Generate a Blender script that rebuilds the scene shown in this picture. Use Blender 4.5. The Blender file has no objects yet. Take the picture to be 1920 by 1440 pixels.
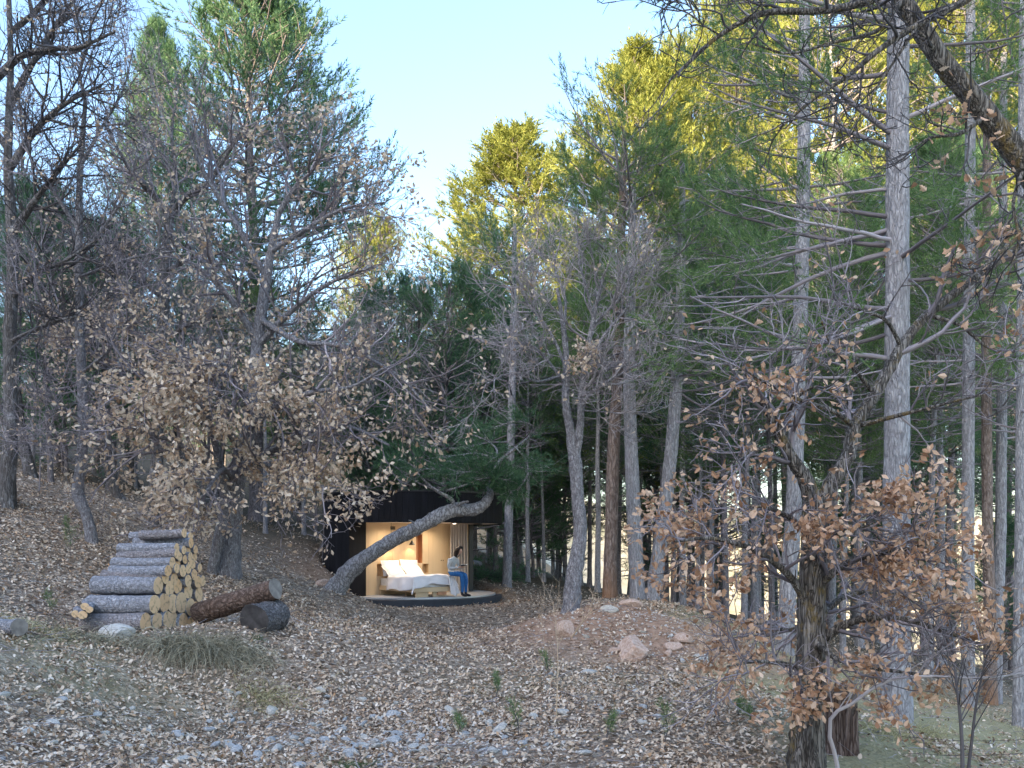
import bpy, math, random
import numpy as np
from mathutils import Vector, Matrix

# ---------------------------------------------------------------- camera, sky, sun, exposure
SC = bpy.context.scene
COL = SC.collection
F = 1660.0                       # focal length in photograph pixels (1920 wide)
HX, HY = 960.0, 1020.0           # vanishing point of the level camera
cam_d = bpy.data.cameras.new('camera')
cam_d.sensor_width = 36.0
cam_d.lens = 36.0 * F / 1920.0
cam_d.shift_y = (HY - 720.0) / 1920.0
cam_d.clip_start = 0.1
cam_d.clip_end = 4000.0
cam = bpy.data.objects.new('camera', cam_d)
cam.location = (0, 0, 0)
cam.rotation_euler = (math.pi / 2, 0, 0)
COL.objects.link(cam)
SC.camera = cam

SUN_EL = math.radians(20.0)
SUN_H = np.array([-0.55, -0.835]); SUN_H /= np.linalg.norm(SUN_H)
to_sun = Vector((SUN_H[0] * math.cos(SUN_EL), SUN_H[1] * math.cos(SUN_EL), math.sin(SUN_EL)))
world = bpy.data.worlds.new('World')
SC.world = world
world.use_nodes = True
wn = world.node_tree.nodes
wl = world.node_tree.links
bg = wn['Background']
sky = wn.new('ShaderNodeTexSky')
sky.sky_type = 'NISHITA'
sky.sun_disc = False
sky.sun_elevation = SUN_EL
sky.sun_rotation = math.atan2(SUN_H[0], SUN_H[1])
sky.altitude = 1200.0
sky.air_density = 1.3
sky.dust_density = 6.5
sky.ozone_density = 2.6
wl.new(sky.outputs[0], bg.inputs[0])
bg.inputs[1].default_value = 0.15
sun_d = bpy.data.lights.new('sun', 'SUN')
sun_d.energy = 5.0
sun_d.angle = math.radians(0.5)
sun_d.color = (1.0, 0.77, 0.47)
sun = bpy.data.objects.new('sun', sun_d)
sun.rotation_euler = to_sun.to_track_quat('Z', 'Y').to_euler()
sun.location = (-40, -30, 60)
COL.objects.link(sun)
SC.view_settings.view_transform = 'Standard'
SC.view_settings.look = 'None'
SC.view_settings.gamma = 1.0
SC.view_settings.use_curve_mapping = False
SC.view_settings.exposure = 2.2

# ---------------------------------------------------------------- helpers
def rs(seed):
    return np.random.RandomState(seed)

def at(px, py, Y):
    """a point at distance Y that the camera sees at pixel px, py"""
    return np.array([(px - HX) * Y / F, Y, -(py - HY) * Y / F])

def pts_at(lst, Y0=None):
    out, Y = [], Y0
    for p in lst:
        if len(p) > 2: Y = p[2]
        out.append(at(p[0], p[1], Y))
    return np.array(out)

class MB:
    """collects vertices and faces (with a material slot) and links them as ONE mesh object"""
    def __init__(s): s.v, s.f, s.n = [], [], 0
    def add(s, V, Fs, m=0):
        V = np.asarray(V, dtype=np.float64).reshape(-1, 3)
        for Fa in (Fs if isinstance(Fs, list) else [Fs]):
            Fa = np.asarray(Fa, dtype=np.int64)
            if len(Fa): s.f.append((Fa + s.n, m))
        s.v.append(V); s.n += len(V)
        return s
    def mesh(s, name, mats, smooth=False):
        me = bpy.data.meshes.new(name)
        V = np.concatenate(s.v)
        me.vertices.add(len(V)); me.vertices.foreach_set('co', V.ravel())
        nl = sum(f.size for f, _ in s.f); nf = sum(len(f) for f, _ in s.f)
        me.loops.add(nl); me.polygons.add(nf)
        me.loops.foreach_set('vertex_index', np.concatenate([f.ravel() for f, _ in s.f]).astype(np.int32))
        tot = np.concatenate([np.full(len(f), f.shape[1]) for f, _ in s.f])
        st = np.concatenate([[0], np.cumsum(tot)[:-1]])
        me.polygons.foreach_set('loop_start', st.astype(np.int32))
        me.polygons.foreach_set('material_index', np.concatenate([np.full(len(f), m) for f, m in s.f]).astype(np.int32))
        for m in (mats if isinstance(mats, (list, tuple)) else [mats]): me.materials.append(m)
        me.update(calc_edges=True)
        if smooth is True or smooth is False: me.polygons.foreach_set('use_smooth', np.full(nf, smooth))
        else:
            mi = np.concatenate([np.full(len(f), m) for f, m in s.f])
            me.polygons.foreach_set('use_smooth', np.isin(mi, smooth))
        return me
    def obj(s, name, mats, parent=None, smooth=False, **k):
        return link(name, s.mesh(name, mats, smooth), parent, **k)

def link(name, mesh, parent=None, label=None, cat=None, group=None, kind=None, loc=None):
    o = bpy.data.objects.new(name, mesh)
    COL.objects.link(o)
    if parent is not None: o.parent = parent
    if loc is not None: o.location = [float(c) for c in loc]
    return tag(o, label, cat, group, kind)

def tag(o, label=None, cat=None, group=None, kind=None):
    if label: o['label'] = label
    if cat: o['category'] = cat
    if group: o['group'] = group
    if kind: o['kind'] = kind
    return o

def thing(name, label, cat, loc=(0, 0, 0), rz=0.0, group=None, scale=1.0):
    o = link(name, None, None, label, cat, group, None, loc)
    o.rotation_euler = (0, 0, rz)
    o.scale = (scale,) * 3
    o.empty_display_size = 0.2
    return o

def norm(a):
    return a / np.maximum(np.linalg.norm(a, axis=-1, keepdims=True), 1e-9)

def tubes(P, R, sides):
    """P [N,n,3], R [N,n] -> verts, quads"""
    P = np.asarray(P, float); R = np.asarray(R, float)
    if P.ndim == 2: P, R = P[None], R[None]
    N, n, _ = P.shape
    T = norm(np.gradient(P, axis=1))
    D = norm(P[:, -1] - P[:, 0])
    ref = np.where(np.abs(D[:, 2:3]) > 0.8, np.array([[1., 0, 0]]), np.array([[0, 0, 1.]]))
    ref = norm(np.cross(D, ref))[:, None, :]
    U = norm(ref - (ref * T).sum(-1, keepdims=True) * T)
    W = np.cross(T, U)
    a = np.arange(sides) * 2 * math.pi / sides
    V = P[:, :, None, :] + R[:, :, None, None] * (np.cos(a)[None, None, :, None] * U[:, :, None, :] + np.sin(a)[None, None, :, None] * W[:, :, None, :])
    i = np.arange(n - 1)[:, None] * sides; j = np.arange(sides)[None, :]; k = (j + 1) % sides
    q = np.stack([i + j, i + k, i + sides + k, i + sides + j], -1).reshape(-1, 4)
    Q = (q[None] + (np.arange(N) * n * sides)[:, None, None]).reshape(-1, 4)
    return V.reshape(-1, 3), Q

def spline(P, n):
    """Catmull-Rom through the rows of P (any width), n samples"""
    P = np.asarray(P, float)
    if len(P) < 3:
        t = np.linspace(0, 1, n)[:, None]
        return P[0] * (1 - t) + P[-1] * t
    E = np.vstack([2 * P[0] - P[1], P, 2 * P[-1] - P[-2]])
    u = np.linspace(0, len(P) - 1 - 1e-6, n); i = u.astype(int); t = (u - i)[:, None]
    a, b, c, d = E[i], E[i + 1], E[i + 2], E[i + 3]
    return 0.5 * (2 * b + (c - a) * t + (2 * a - 5 * b + 4 * c - d) * t ** 2 + (3 * b - a - 3 * c + d) * t ** 3)

def vnoise(X, Y, seed=0):
    """smooth value noise in -1..1"""
    X = np.asarray(X, float) + seed * 17.31; Y = np.asarray(Y, float) - seed * 9.17
    xi, yi = np.floor(X), np.floor(Y); xf, yf = X - xi, Y - yi
    u = xf * xf * (3 - 2 * xf); v = yf * yf * (3 - 2 * yf)
    def h(a, b):
        s = np.sin(a * 127.1 + b * 311.7 + seed * 74.7) * 43758.5453
        return (s - np.floor(s)) * 2 - 1
    return (h(xi, yi) * (1 - u) + h(xi + 1, yi) * u) * (1 - v) + (h(xi, yi + 1) * (1 - u) + h(xi + 1, yi + 1) * u) * v

def sstep(a, b, x):
    t = np.clip((np.asarray(x, float) - a) / (b - a), 0, 1)
    return t * t * (3 - 2 * t)

# ---------------------------------------------------------------- materials
def lin(r, g, b): return (r, g, b, 1.0)

class NT:
    def __init__(s, name):
        s.m = bpy.data.materials.new(name); s.m.use_nodes = True
        s.t = s.m.node_tree; s.p = s.t.nodes['Principled BSDF']; s.out = s.t.nodes['Material Output']
        s.p.inputs['Roughness'].default_value = 0.85
        s.p.inputs['Specular IOR Level'].default_value = 0.25
    def n(s, typ, **k):
        o = s.t.nodes.new(typ)
        for a, b in k.items(): setattr(o, a, b)
        return o
    def l(s, a, b): s.t.links.new(a, b); return s
    def coord(s, kind='Object', scale=(1, 1, 1)):
        if kind == 'World':
            g = s.n('ShaderNodeNewGeometry'); src = g.outputs['Position']
        else:
            src = s.n('ShaderNodeTexCoord').outputs[kind]
        mp = s.n('ShaderNodeMapping'); mp.inputs['Scale'].default_value = scale
        s.l(src, mp.inputs['Vector'])
        return mp.outputs[0]
    def noise(s, vec, scale, detail=4, rough=0.6, dist=0.0):
        o = s.n('ShaderNodeTexNoise'); o.inputs['Scale'].default_value = scale
        o.inputs['Detail'].default_value = detail; o.inputs['Roughness'].default_value = rough
        o.inputs['Distortion'].default_value = dist
        if vec is not None: s.l(vec, o.inputs['Vector'])
        return o.outputs['Fac']
    def voro(s, vec, scale, feature='F1', out='Distance'):
        o = s.n('ShaderNodeTexVoronoi', feature=feature); o.inputs['Scale'].default_value = scale
        if vec is not None: s.l(vec, o.inputs['Vector'])
        return o.outputs[out]
    def ramp(s, fac, stops, interp='LINEAR'):
        o = s.n('ShaderNodeValToRGB'); e = o.color_ramp.elements; o.color_ramp.interpolation = interp
        while len(e) < len(stops): e.new(0.5)
        for el, (p, c) in zip(e, stops):
            el.position = p; el.color = c if len(c) == 4 else (*c, 1.0)
        s.l(fac, o.inputs[0]); return o.outputs[0]
    def mix(s, fac, a, b, mode='MIX'):
        o = s.n('ShaderNodeMix', data_type='RGBA', blend_type=mode)
        for sock, val in ((o.inputs[0], fac), (o.inputs[6], a), (o.inputs[7], b)):
            if hasattr(val, 'is_output') or isinstance(val, bpy.types.NodeSocket): s.l(val, sock)
            elif isinstance(val, (int, float)): sock.default_value = val
            else: sock.default_value = val if len(val) == 4 else (*val, 1.0)
        return o.outputs[2]
    def math(s, op, a, b):
        o = s.n('ShaderNodeMath', operation=op)
        for sock, val in ((o.inputs[0], a), (o.inputs[1], b)):
            if isinstance(val, bpy.types.NodeSocket): s.l(val, sock)
            else: sock.default_value = val
        return o.outputs[0]
    def color(s, c):
        if isinstance(c, bpy.types.NodeSocket): s.l(c, s.p.inputs['Base Color'])
        else: s.p.inputs['Base Color'].default_value = (*c, 1.0)
        return s
    def bump(s, h, strength=0.5, dist=0.02):
        o = s.n('ShaderNodeBump'); o.inputs['Strength'].default_value = strength; o.inputs['Distance'].default_value = dist
        s.l(h, o.inputs['Height']); s.l(o.outputs[0], s.p.inputs['Normal']); return s
    def rough(s, r): s.p.inputs['Roughness'].default_value = r; return s
    def island(s):
        a = s.math('ADD', s.n('ShaderNodeNewGeometry').outputs['Random Per Island'], s.n('ShaderNodeObjectInfo').outputs['Random'])
        return s.math('FRACT', a, 0.0)
    def thin(s, k=0.3):
        """a share of light passes through (needles, leaves)"""
        tr = s.n('ShaderNodeBsdfTranslucent'); mx = s.n('ShaderNodeMixShader'); mx.inputs[0].default_value = k
        src = s.p.inputs['Base Color'].links
        if src: s.l(src[0].from_socket, tr.inputs[0])
        else: tr.inputs[0].default_value = s.p.inputs['Base Color'].default_value
        s.l(s.p.outputs[0], mx.inputs[1]); s.l(tr.outputs[0], mx.inputs[2]); s.l(mx.outputs[0], s.out.inputs[0])
        return s

SUN_HILL = 15.5
def bark_mat(name, lo, mid, hi, stretch=0.28, scale=9.0, crack=14.0, lichen=None, low=None, crk=.6):
    t = NT(name)
    v = t.coord('Object', (1, 1, stretch))
    big = t.noise(v, scale * 0.35, 3, 0.6)
    fine = t.noise(v, scale * 3.0, 5, 0.7)
    wn = t.n('ShaderNodeTexNoise'); wn.inputs['Scale'].default_value = scale * 1.1; wn.inputs['Detail'].default_value = 3; t.l(v, wn.inputs['Vector'])
    wv = t.n('ShaderNodeMix', data_type='VECTOR'); wv.inputs[0].default_value = .16; t.l(v, wv.inputs[4]); t.l(wn.outputs['Color'], wv.inputs[5])
    vo = t.voro(wv.outputs[1], crack * 1.7, 'DISTANCE_TO_EDGE')
    c = t.ramp(fine, [(0.30, lo), (0.48, mid), (0.68, hi)])
    c = t.mix(t.ramp(big, [(0.35, (0, 0, 0)), (0.65, (1, 1, 1))]), c, t.mix(0.5, c, mid))
    c = t.mix(t.math('MULTIPLY', t.ramp(vo, [(0.0, (1, 1, 1)), (0.16, (0, 0, 0))]), crk), c, lo)
    if lichen:
        li = t.noise(t.coord('Object', (1, 1, 0.6)), 5.0, 5, 0.75)
        c = t.mix(t.ramp(li, [(0.55, (0, 0, 0)), (0.66, (1, 1, 1))]), c, lichen)
    if low:
        z = t.n('ShaderNodeSeparateXYZ'); t.l(t.coord('Object'), z.inputs[0])
        zz = t.math('ADD', z.outputs[2], t.math('MULTIPLY', t.noise(v, 4.0), 1.2))
        c = t.mix(t.ramp(t.math('MULTIPLY', zz, 0.5), [(0.35, (1, 1, 1)), (0.75, (0, 0, 0))]), c, low)
    h = t.math('ADD', t.math('MULTIPLY', t.ramp(vo, [(0, (0, 0, 0)), (0.2, (1, 1, 1))]), 1.0), t.math('MULTIPLY', fine, 0.7))
    return t.color(c).bump(h, 0.8, 0.02).rough(0.9).m

def island_mat(name, stops, thin=0.0, rough=0.7, interp='LINEAR', extra=None):
    t = NT(name)
    c = t.ramp(t.island(), stops, interp)
    t.color(c).rough(rough)
    if thin: t.thin(thin)
    return t.m

def plain(name, c, rough=0.7, spec=0.25, var=0.12, scale=6.0, metal=0.0, stretch=(1, 1, 1), bump=0.0):
    t = NT(name)
    f = t.noise(t.coord('Object', stretch), scale, 5, 0.6)
    a = tuple(x * (1 - var) for x in c); b = tuple(min(1, x * (1 + var)) for x in c)
    t.color(t.ramp(f, [(0.3, a), (0.7, b)])).rough(rough)
    t.p.inputs['Specular IOR Level'].default_value = spec
    t.p.inputs['Metallic'].default_value = metal
    if bump: t.bump(f, bump, 0.01)
    return t.m

M = {}
M['pine_bark'] = bark_mat('pine_bark', (.13, .125, .135), (.33, .325, .345), (.55, .55, .58), .25, 9, 13, crk=.45)
M['pine_bark_warm'] = bark_mat('pine_bark_warm', (.09, .06, .05), (.26, .20, .17), (.42, .36, .33), .25, 8, 10, low=(.30, .17, .10))
M['pine_bark_dark'] = bark_mat('pine_bark_dark', (.08, .07, .075), (.21, .19, .195), (.36, .34, .355), .25, 9, 11)
M['oak_bark'] = bark_mat('oak_bark', (.045, .04, .038), (.15, .14, .135), (.33, .32, .33), .18, 9, 16, lichen=(.36, .36, .37))
M['oak_bark_near'] = bark_mat('oak_bark_near', (.035, .03, .027), (.19, .17, .15), (.46, .43, .40), .11, 9, 21, lichen=(.22, .16, .07), crk=.95)
M['oak_bark_pale'] = bark_mat('oak_bark_pale', (.07, .065, .07), (.27, .265, .285), (.50, .50, .53), .35, 10, 18)
M['red_bark'] = bark_mat('red_bark', (.13, .12, .122), (.40, .385, .395), (.62, .605, .62), .45, 9, 9, crk=.9)
M['twig_grey'] = island_mat('twig_grey', [(0, (.13, .115, .125)), (.5, (.24, .215, .235)), (1, (.38, .345, .37))], 0, .8)
M['twig_pale'] = island_mat('twig_pale', [(0, (.19, .17, .175)), (.5, (.31, .285, .30)), (1, (.46, .43, .44))], 0, .8)
M['twig_dark'] = island_mat('twig_dark', [(0, (.05, .046, .05)), (1, (.14, .13, .135))], 0, .8)
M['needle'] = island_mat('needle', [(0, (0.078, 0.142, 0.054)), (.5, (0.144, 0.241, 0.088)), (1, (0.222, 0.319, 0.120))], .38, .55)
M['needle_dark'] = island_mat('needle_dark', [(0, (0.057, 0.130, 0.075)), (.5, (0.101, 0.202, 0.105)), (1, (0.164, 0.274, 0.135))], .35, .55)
M['needle_sun_tint'] = island_mat('needle_sun_tint', [(0, (0.132, 0.167, 0.042)), (.5, (0.253, 0.287, 0.070)), (1, (0.363, 0.380, 0.100))], .38, .55)  # sunlit copy of the needles: yellow sunlight put into the colour
M['oak_leaf_tan'] = island_mat('oak_leaf_tan', [(0, (.34, .23, .145)), (.35, (.56, .435, .32)), (.8, (.68, .56, .435)), (1, (.74, .64, .52))], .25, .75)
M['oak_leaf_rust'] = island_mat('oak_leaf_rust', [(0, (.28, .145, .08)), (.35, (.52, .32, .20)), (.8, (.68, .47, .33)), (1, (.76, .58, .44))], .25, .75)
M['litter'] = island_mat('litter', [(0, (.10, .065, .045)), (.2, (.27, .185, .125)), (.45, (.48, .365, .265)), (.75, (.62, .50, .385)), (.93, (.72, .63, .53)), (1, (.48, .27, .13))], 0, .85)
M['grass_dry'] = island_mat('grass_dry', [(0, (.22, .195, .10)), (.6, (.43, .39, .21)), (1, (.60, .54, .33))], .25, .8)
M['grass_hang'] = island_mat('grass_hang', [(0, (.14, .12, .08)), (.5, (.33, .30, .21)), (1, (.58, .54, .41))], .25, .8)
M['grass_green'] = island_mat('grass_green', [(0, (.06, .10, .045)), (1, (.15, .19, .085))], .3, .8)
# ---------------------------------------------------------------- the ground
CAB = np.array([-2.93, 26.3])           # centre of the round cabin
_ctrl = np.array([
 (-11.4,20,1.4),(-8.1,17,-.05),(-5.6,13.3,-1.33),(-6.4,11,-1.05),(-6.1,19,-.57),(-5.6,25,-.55),(-4.6,22,-1.07),(-2.2,23,-1.63),
 (-.2,32,-1.25),(1.1,17,-1.3),(3.1,20,-1.27),(4.55,18,-1.8),(2.0,14.5,-1.88),(.43,18,-1.57),(2.25,11,-1.83),(2.6,8,-2.12),
 (5.6,13,-2.6),(3.3,14,-1.97),(10.3,20,-3.57),(5.1,9,-2.35),(6.6,25,-2.56),(5.9,28,-2.2),(10.2,25,-3.16),(17,30,-4.4),
 (0,8,-2.02),(0,12,-1.92),(-1,16,-1.76),(-3,18,-1.58),(-4.05,7,-1.77),(-2,7,-1.92),(-5.2,9,-1.5),(-4.0,11.4,-1.83),(-4.4,12.3,-1.46),
 (-5.8,29,.1),(-9,30,.9),(-2,32,-1.0),(-15,35,2.6),(-25,35,5.5),(0,45,-1.3),(8,45,-3.2),(20,45,-6),(-12,55,2.6),(30,30,-8.5),
 (40,60,-13),(0,80,-2.5),(25,90,-12),(-30,80,8),(-25,10,4.5),(0,0,-1.95),(6,2,-2.4),(-8,3,-1.1),(0,-12,-1.7),(20,0,-5),(20,12,-5.4),
 (-40,0,9),(-45,40,13),(-60,90,18),(60,20,-16),(60,100,-22),(0,110,-6),(20,-30,-4),(-20,-30,3),
], float)
def _phi(r): return np.sqrt(r * r + 4.0)
_c = _ctrl[:, :2]
_A = _phi(np.linalg.norm(_c[:, None] - _c[None], axis=-1)) + 0.02 * np.eye(len(_c))
_Pm = np.hstack([np.ones((len(_c), 1)), _c])
_S = np.block([[_A, _Pm], [_Pm.T, np.zeros((3, 3))]])
_w = np.linalg.solve(_S, np.concatenate([_ctrl[:, 2], np.zeros(3)]))

def shade_ridge(X, Y):
    """unseen hill added behind the camera to lay shade over the clearing"""
    s = X * SUN_H[0] + Y * SUN_H[1]
    t = X * SUN_H[1] - Y * SUN_H[0]
    crest = SUN_HILL + 150 * math.tan(SUN_EL)
    crest = crest + (2.2 * vnoise(t / 9.0, s / 60.0, 3) + 1.2 * vnoise(t / 2.7, s / 60.0, 4))
    crest = crest * (.25 + .75 * sstep(-85, -48, t) * (1 - sstep(58, 90, t)))     # added knoll, lowered at both sides to let in more sky light
    return crest * sstep(25, 150, s)

def height(X, Y, detail=True):
    X = np.asarray(X, float); Y = np.asarray(Y, float)
    shp = X.shape; x, y = X.ravel(), Y.ravel()
    r = np.hypot(x, y)
    xs, ys = np.clip(x, -70, 70), np.clip(y, -40, 115)
    z = np.empty_like(x)
    for a in range(0, len(x), 20000):
        b = slice(a, a + 20000)
        d = _phi(np.hypot(xs[b, None] - _c[:, 0], ys[b, None] - _c[:, 1]))
        z[b] = d @ _w[:-3] + _w[-3] + _w[-2] * xs[b] + _w[-1] * ys[b]
    k = sstep(-.25, .22, x / np.maximum(r, 1))
    far = (1 - k) * (4 + .13 * r) + k * (-4 - 34 * sstep(60, 260, r) + 60 * sstep(380, 850, r))
    far = np.where(y < -5, -3 + 0 * r, far)
    w = 1 - sstep(75, 150, r)
    z = z * w + far * (1 - w)
    z = z + shade_ridge(x, y)
    # the round cabin is dug into the slope
    dc = np.hypot(x - CAB[0], y - CAB[1])
    cut = np.minimum(z, -1.62)
    q = 1 - sstep(2.42, 2.72, dc)
    z = z * (1 - q) + cut * q
    ap = (1 - sstep(2.9, 4.4, dc)) * sstep(.2, 1.4, CAB[1] - y + .45 * (x - CAB[0])) * sstep(-1.9, -.7, x - CAB[0])
    z = np.where(ap > 0, z * (1 - ap) + np.minimum(z, -1.69) * ap, z)
    if detail:
        n = 1 - sstep(40, 90, r)
        z = z + n * (.10 * vnoise(x / 2.3, y / 2.3, 1) + .045 * vnoise(x / .7, y / .7, 2) + .022 * vnoise(x / .22, y / .22, 5)) * (1 - .9 * np.maximum(q, ap))
        z = z + (1 - n) * .8 * vnoise(x / 14, y / 14, 6)
    return z.reshape(shp)

def gz(x, y): return float(height(np.array([x]), np.array([y]))[0])

def gp(px, Y):
    x = (px - HX) * Y / F
    return np.array([x, Y, gz(x, Y)])

def hit(px, py, Y0=5.5, Y1=60):
    """where the line of sight through a pixel first meets the ground"""
    Y = np.linspace(Y0, Y1, 500)
    zz = height((px - HX) * Y / F, Y)
    below = np.nonzero(zz >= -(py - HY) * Y / F)[0]
    i = below[0] if len(below) else len(Y) - 1
    return np.array([(px - HX) * Y[i] / F, Y[i], zz[i]])

def red_mask(X, Y):
    def g(cx, cy, rx, ry): return np.exp(-(((X - cx) / rx) ** 2 + ((Y - cy) / ry) ** 2))
    m = 1.5 * g(2.7, 15.8, 2.6, 1.35) + 1.0 * g(1.3, 17.0, 1.6, .7) + .8 * g(-5.3, 24.6, .8, 1.6) + .55 * g(-.3, 31, 1.2, 4) + .5 * g(-6.2, 27.5, 1.4, 1.2)
    return np.clip(m * (1 + .5 * vnoise(X / .6, Y / .6, 7)), 0, 1)
def grass_mask(X, Y):
    m = 1.2 * sstep(1.9, 3.6, X - .06 * (Y - 8)) * sstep(24, 17, Y)
    m = m + .55 * np.exp(-(((X + 5.6) / 1.6) ** 2 + ((Y - 10.6) / 1.3) ** 2)) + .3 * np.exp(-(((X - 1.2) / 2.2) ** 2 + ((Y - 12) / 1.6) ** 2))
    return np.clip(m * (.85 + .5 * vnoise(X / .9, Y / .9, 8)), 0, 1)
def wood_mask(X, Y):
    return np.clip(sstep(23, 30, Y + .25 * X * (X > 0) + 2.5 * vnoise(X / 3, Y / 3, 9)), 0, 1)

def build_ground():
    th = np.concatenate([np.linspace(-40, 40, 300), np.linspace(40, 320, 110)[1:-1]])
    th = np.radians(th)
    r = np.concatenate([np.linspace(.4, 5, 14)[:-1], np.geomspace(5, 45, 200)[:-1], np.geomspace(45, 160, 70)[:-1], np.geomspace(160, 1600, 46)])
    Rg, Tg = np.meshgrid(r, th, indexing='ij')
    X, Y = Rg * np.sin(Tg), Rg * np.cos(Tg)
    Z = height(X, Y)
    nr, nt = X.shape
    V = np.stack([X, Y, Z], -1).reshape(-1, 3)
    i = np.arange(nr - 1)[:, None] * nt; j = np.arange(nt)[None, :]; k = (j + 1) % nt
    Q = np.stack([i + j, i + nt + j, i + nt + k, i + k], -1).reshape(-1, 4)[:, ::-1]
    mb = MB().add(V, Q)
    c = mb.n; mb.add([[0, 0, gz(0, 0)]], np.zeros((0, 3)))
    tri = np.stack([np.full(nt, c), np.arange(nt), (np.arange(nt) + 1) % nt], -1)[:, ::-1]
    mb.f.append((tri, 0))
    # soil types (a property of the ground itself): red earth, grass, needle floor
    t = NT('forest_floor')
    at_ = t.n('ShaderNodeVertexColor', layer_name='soil')
    sp = t.n('ShaderNodeSeparateColor'); t.l(at_.outputs[0], sp.inputs[0])
    w = t.coord('World')
    n1 = t.noise(w, .9, 5, .65); n2 = t.noise(w, 7.0, 5, .7); n3 = t.noise(w, 34.0, 4, .75)
    v1 = t.voro(w, 13.0, 'F1', 'Color'); v2 = t.voro(w, 13.0)
    sep = t.n('ShaderNodeSeparateColor'); t.l(v1, sep.inputs[0])
    leaf = t.ramp(sep.outputs[0], [(0, (.09, .06, .04)), (.3, (.25, .185, .135)), (.65, (.46, .375, .295)), (.92, (.62, .53, .44)), (1, (.36, .20, .10))])
    earth = t.ramp(n2, [(.3, (.075, .055, .04)), (.7, (.26, .20, .15))])
    c = t.mix(t.ramp(n3, [(.42, (0, 0, 0)), (.58, (1, 1, 1))]), leaf, earth)
    gr = t.ramp(n3, [(.3, (.18, .165, .085)), (.55, (.37, .335, .185)), (.75, (.54, .47, .29))])
    c = t.mix(t.math('MULTIPLY', sp.outputs[1], .85), c, gr)
    red = t.ramp(n2, [(.25, (.20, .115, .075)), (.55, (.40, .255, .175)), (.8, (.54, .38, .28))])
    c = t.mix(t.math('MULTIPLY', sp.outputs[0], .9), c, red)
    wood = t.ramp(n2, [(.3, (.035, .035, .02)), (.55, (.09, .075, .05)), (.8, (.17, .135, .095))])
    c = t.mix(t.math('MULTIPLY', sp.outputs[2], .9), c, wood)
    farc = t.n('ShaderNodeVertexColor', layer_name='faraway')
    dry = t.ramp(t.noise(w, .02, 6, .65), [(.35, (.20, .20, .12)), (.55, (.38, .34, .25)), (.75, (.50, .45, .36))])
    c = t.mix(farc.outputs[0], c, dry)
    t.color(c).rough(.92)
    h = t.math('ADD', t.math('MULTIPLY', n3, .5), t.math('MULTIPLY', v2, .6))
    t.bump(h, .9, .05)
    me = mb.mesh('ground', t.m, True)
    a = me.color_attributes.new('soil', 'FLOAT_COLOR', 'POINT')
    x, y = V[:, 0], V[:, 1]
    D = np.zeros((len(me.vertices), 4)); D[:, 3] = 1
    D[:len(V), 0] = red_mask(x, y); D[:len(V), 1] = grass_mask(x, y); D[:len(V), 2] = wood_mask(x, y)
    a.data.foreach_set('color', D.ravel())
    b = me.color_attributes.new('faraway', 'FLOAT_COLOR', 'POINT')
    E = np.zeros((len(me.vertices), 4)); E[:, 3] = 1
    rr = np.hypot(x, y); E[:len(V), :3] = (sstep(150, 260, rr) * (y > 0))[:, None]
    b.data.foreach_set('color', E.ravel())
    return link('ground', me, None, 'leaf strewn clearing sloping down from a wooded bank', None, None, 'structure')
GROUND = build_ground()
# ---------------------------------------------------------------- growing branches, level by level
def rot_about(v, ax, ang):
    c, s = np.cos(ang)[:, None], np.sin(ang)[:, None]
    return v * c + np.cross(ax, v) * s + ax * (ax * v).sum(-1, keepdims=True) * (1 - c)

def sprout(R, p0, d0, L, r0, npts, gnarl, trop, taper=.35):
    """a whole level of branches at once -> P [N,n,3], Rad [N,n]"""
    N = len(p0)
    P = np.empty((N, npts, 3)); P[:, 0] = p0
    d = norm(d0); st = (L / (npts - 1))[:, None]
    trop = np.asarray(trop, float)
    for i in range(1, npts):
        d = norm(d + gnarl * R.normal(size=(N, 3)) + trop)
        P[:, i] = P[:, i - 1] + d * st
    rad = r0[:, None] * np.linspace(1, taper, npts)[None]
    return P, rad

def shoots_from(R, P, Rad, k, t0, t1, ang, ratio, L=None, flat=0.0, rr=.6, upb=0.0):
    """k side shoots on each branch -> start points, directions, lengths, radii"""
    N, n, _ = P.shape
    t = (np.arange(k)[None] + R.uniform(.1, .9, (N, k))) / k * (t1 - t0) + t0
    u = t * (n - 1); i = np.clip(u.astype(int), 0, n - 2); f = (u - i)[..., None]
    a = np.arange(N)[:, None]
    p = P[a, i] * (1 - f) + P[a, i + 1] * f
    d = norm(P[a, i + 1] - P[a, i])
    r = Rad[a, i] * (1 - f[..., 0]) + Rad[a, i + 1] * f[..., 0]
    if L is None: L = np.linalg.norm(np.diff(P, axis=1), axis=-1).sum(1)
    p, d, r, t = p.reshape(-1, 3), d.reshape(-1, 3), r.ravel(), t.ravel()
    ax = R.normal(size=d.shape)
    if flat: ax = ax * (1 - flat) + flat * np.array([0, 0, 1.0]) * np.where(np.arange(len(d)) % 2 == 0, 1, -1)[:, None]
    ax = norm(np.cross(d, np.cross(ax, d)))
    nd = rot_about(d, ax, R.uniform(ang[0], ang[1], len(d)))
    nd = norm(nd + np.array([0, 0, upb]))
    nl = np.repeat(L, k) * R.uniform(ratio[0], ratio[1], len(d)) * (1.15 - .55 * t)
    return p, nd, nl, np.maximum(r * rr, .0028)

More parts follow.
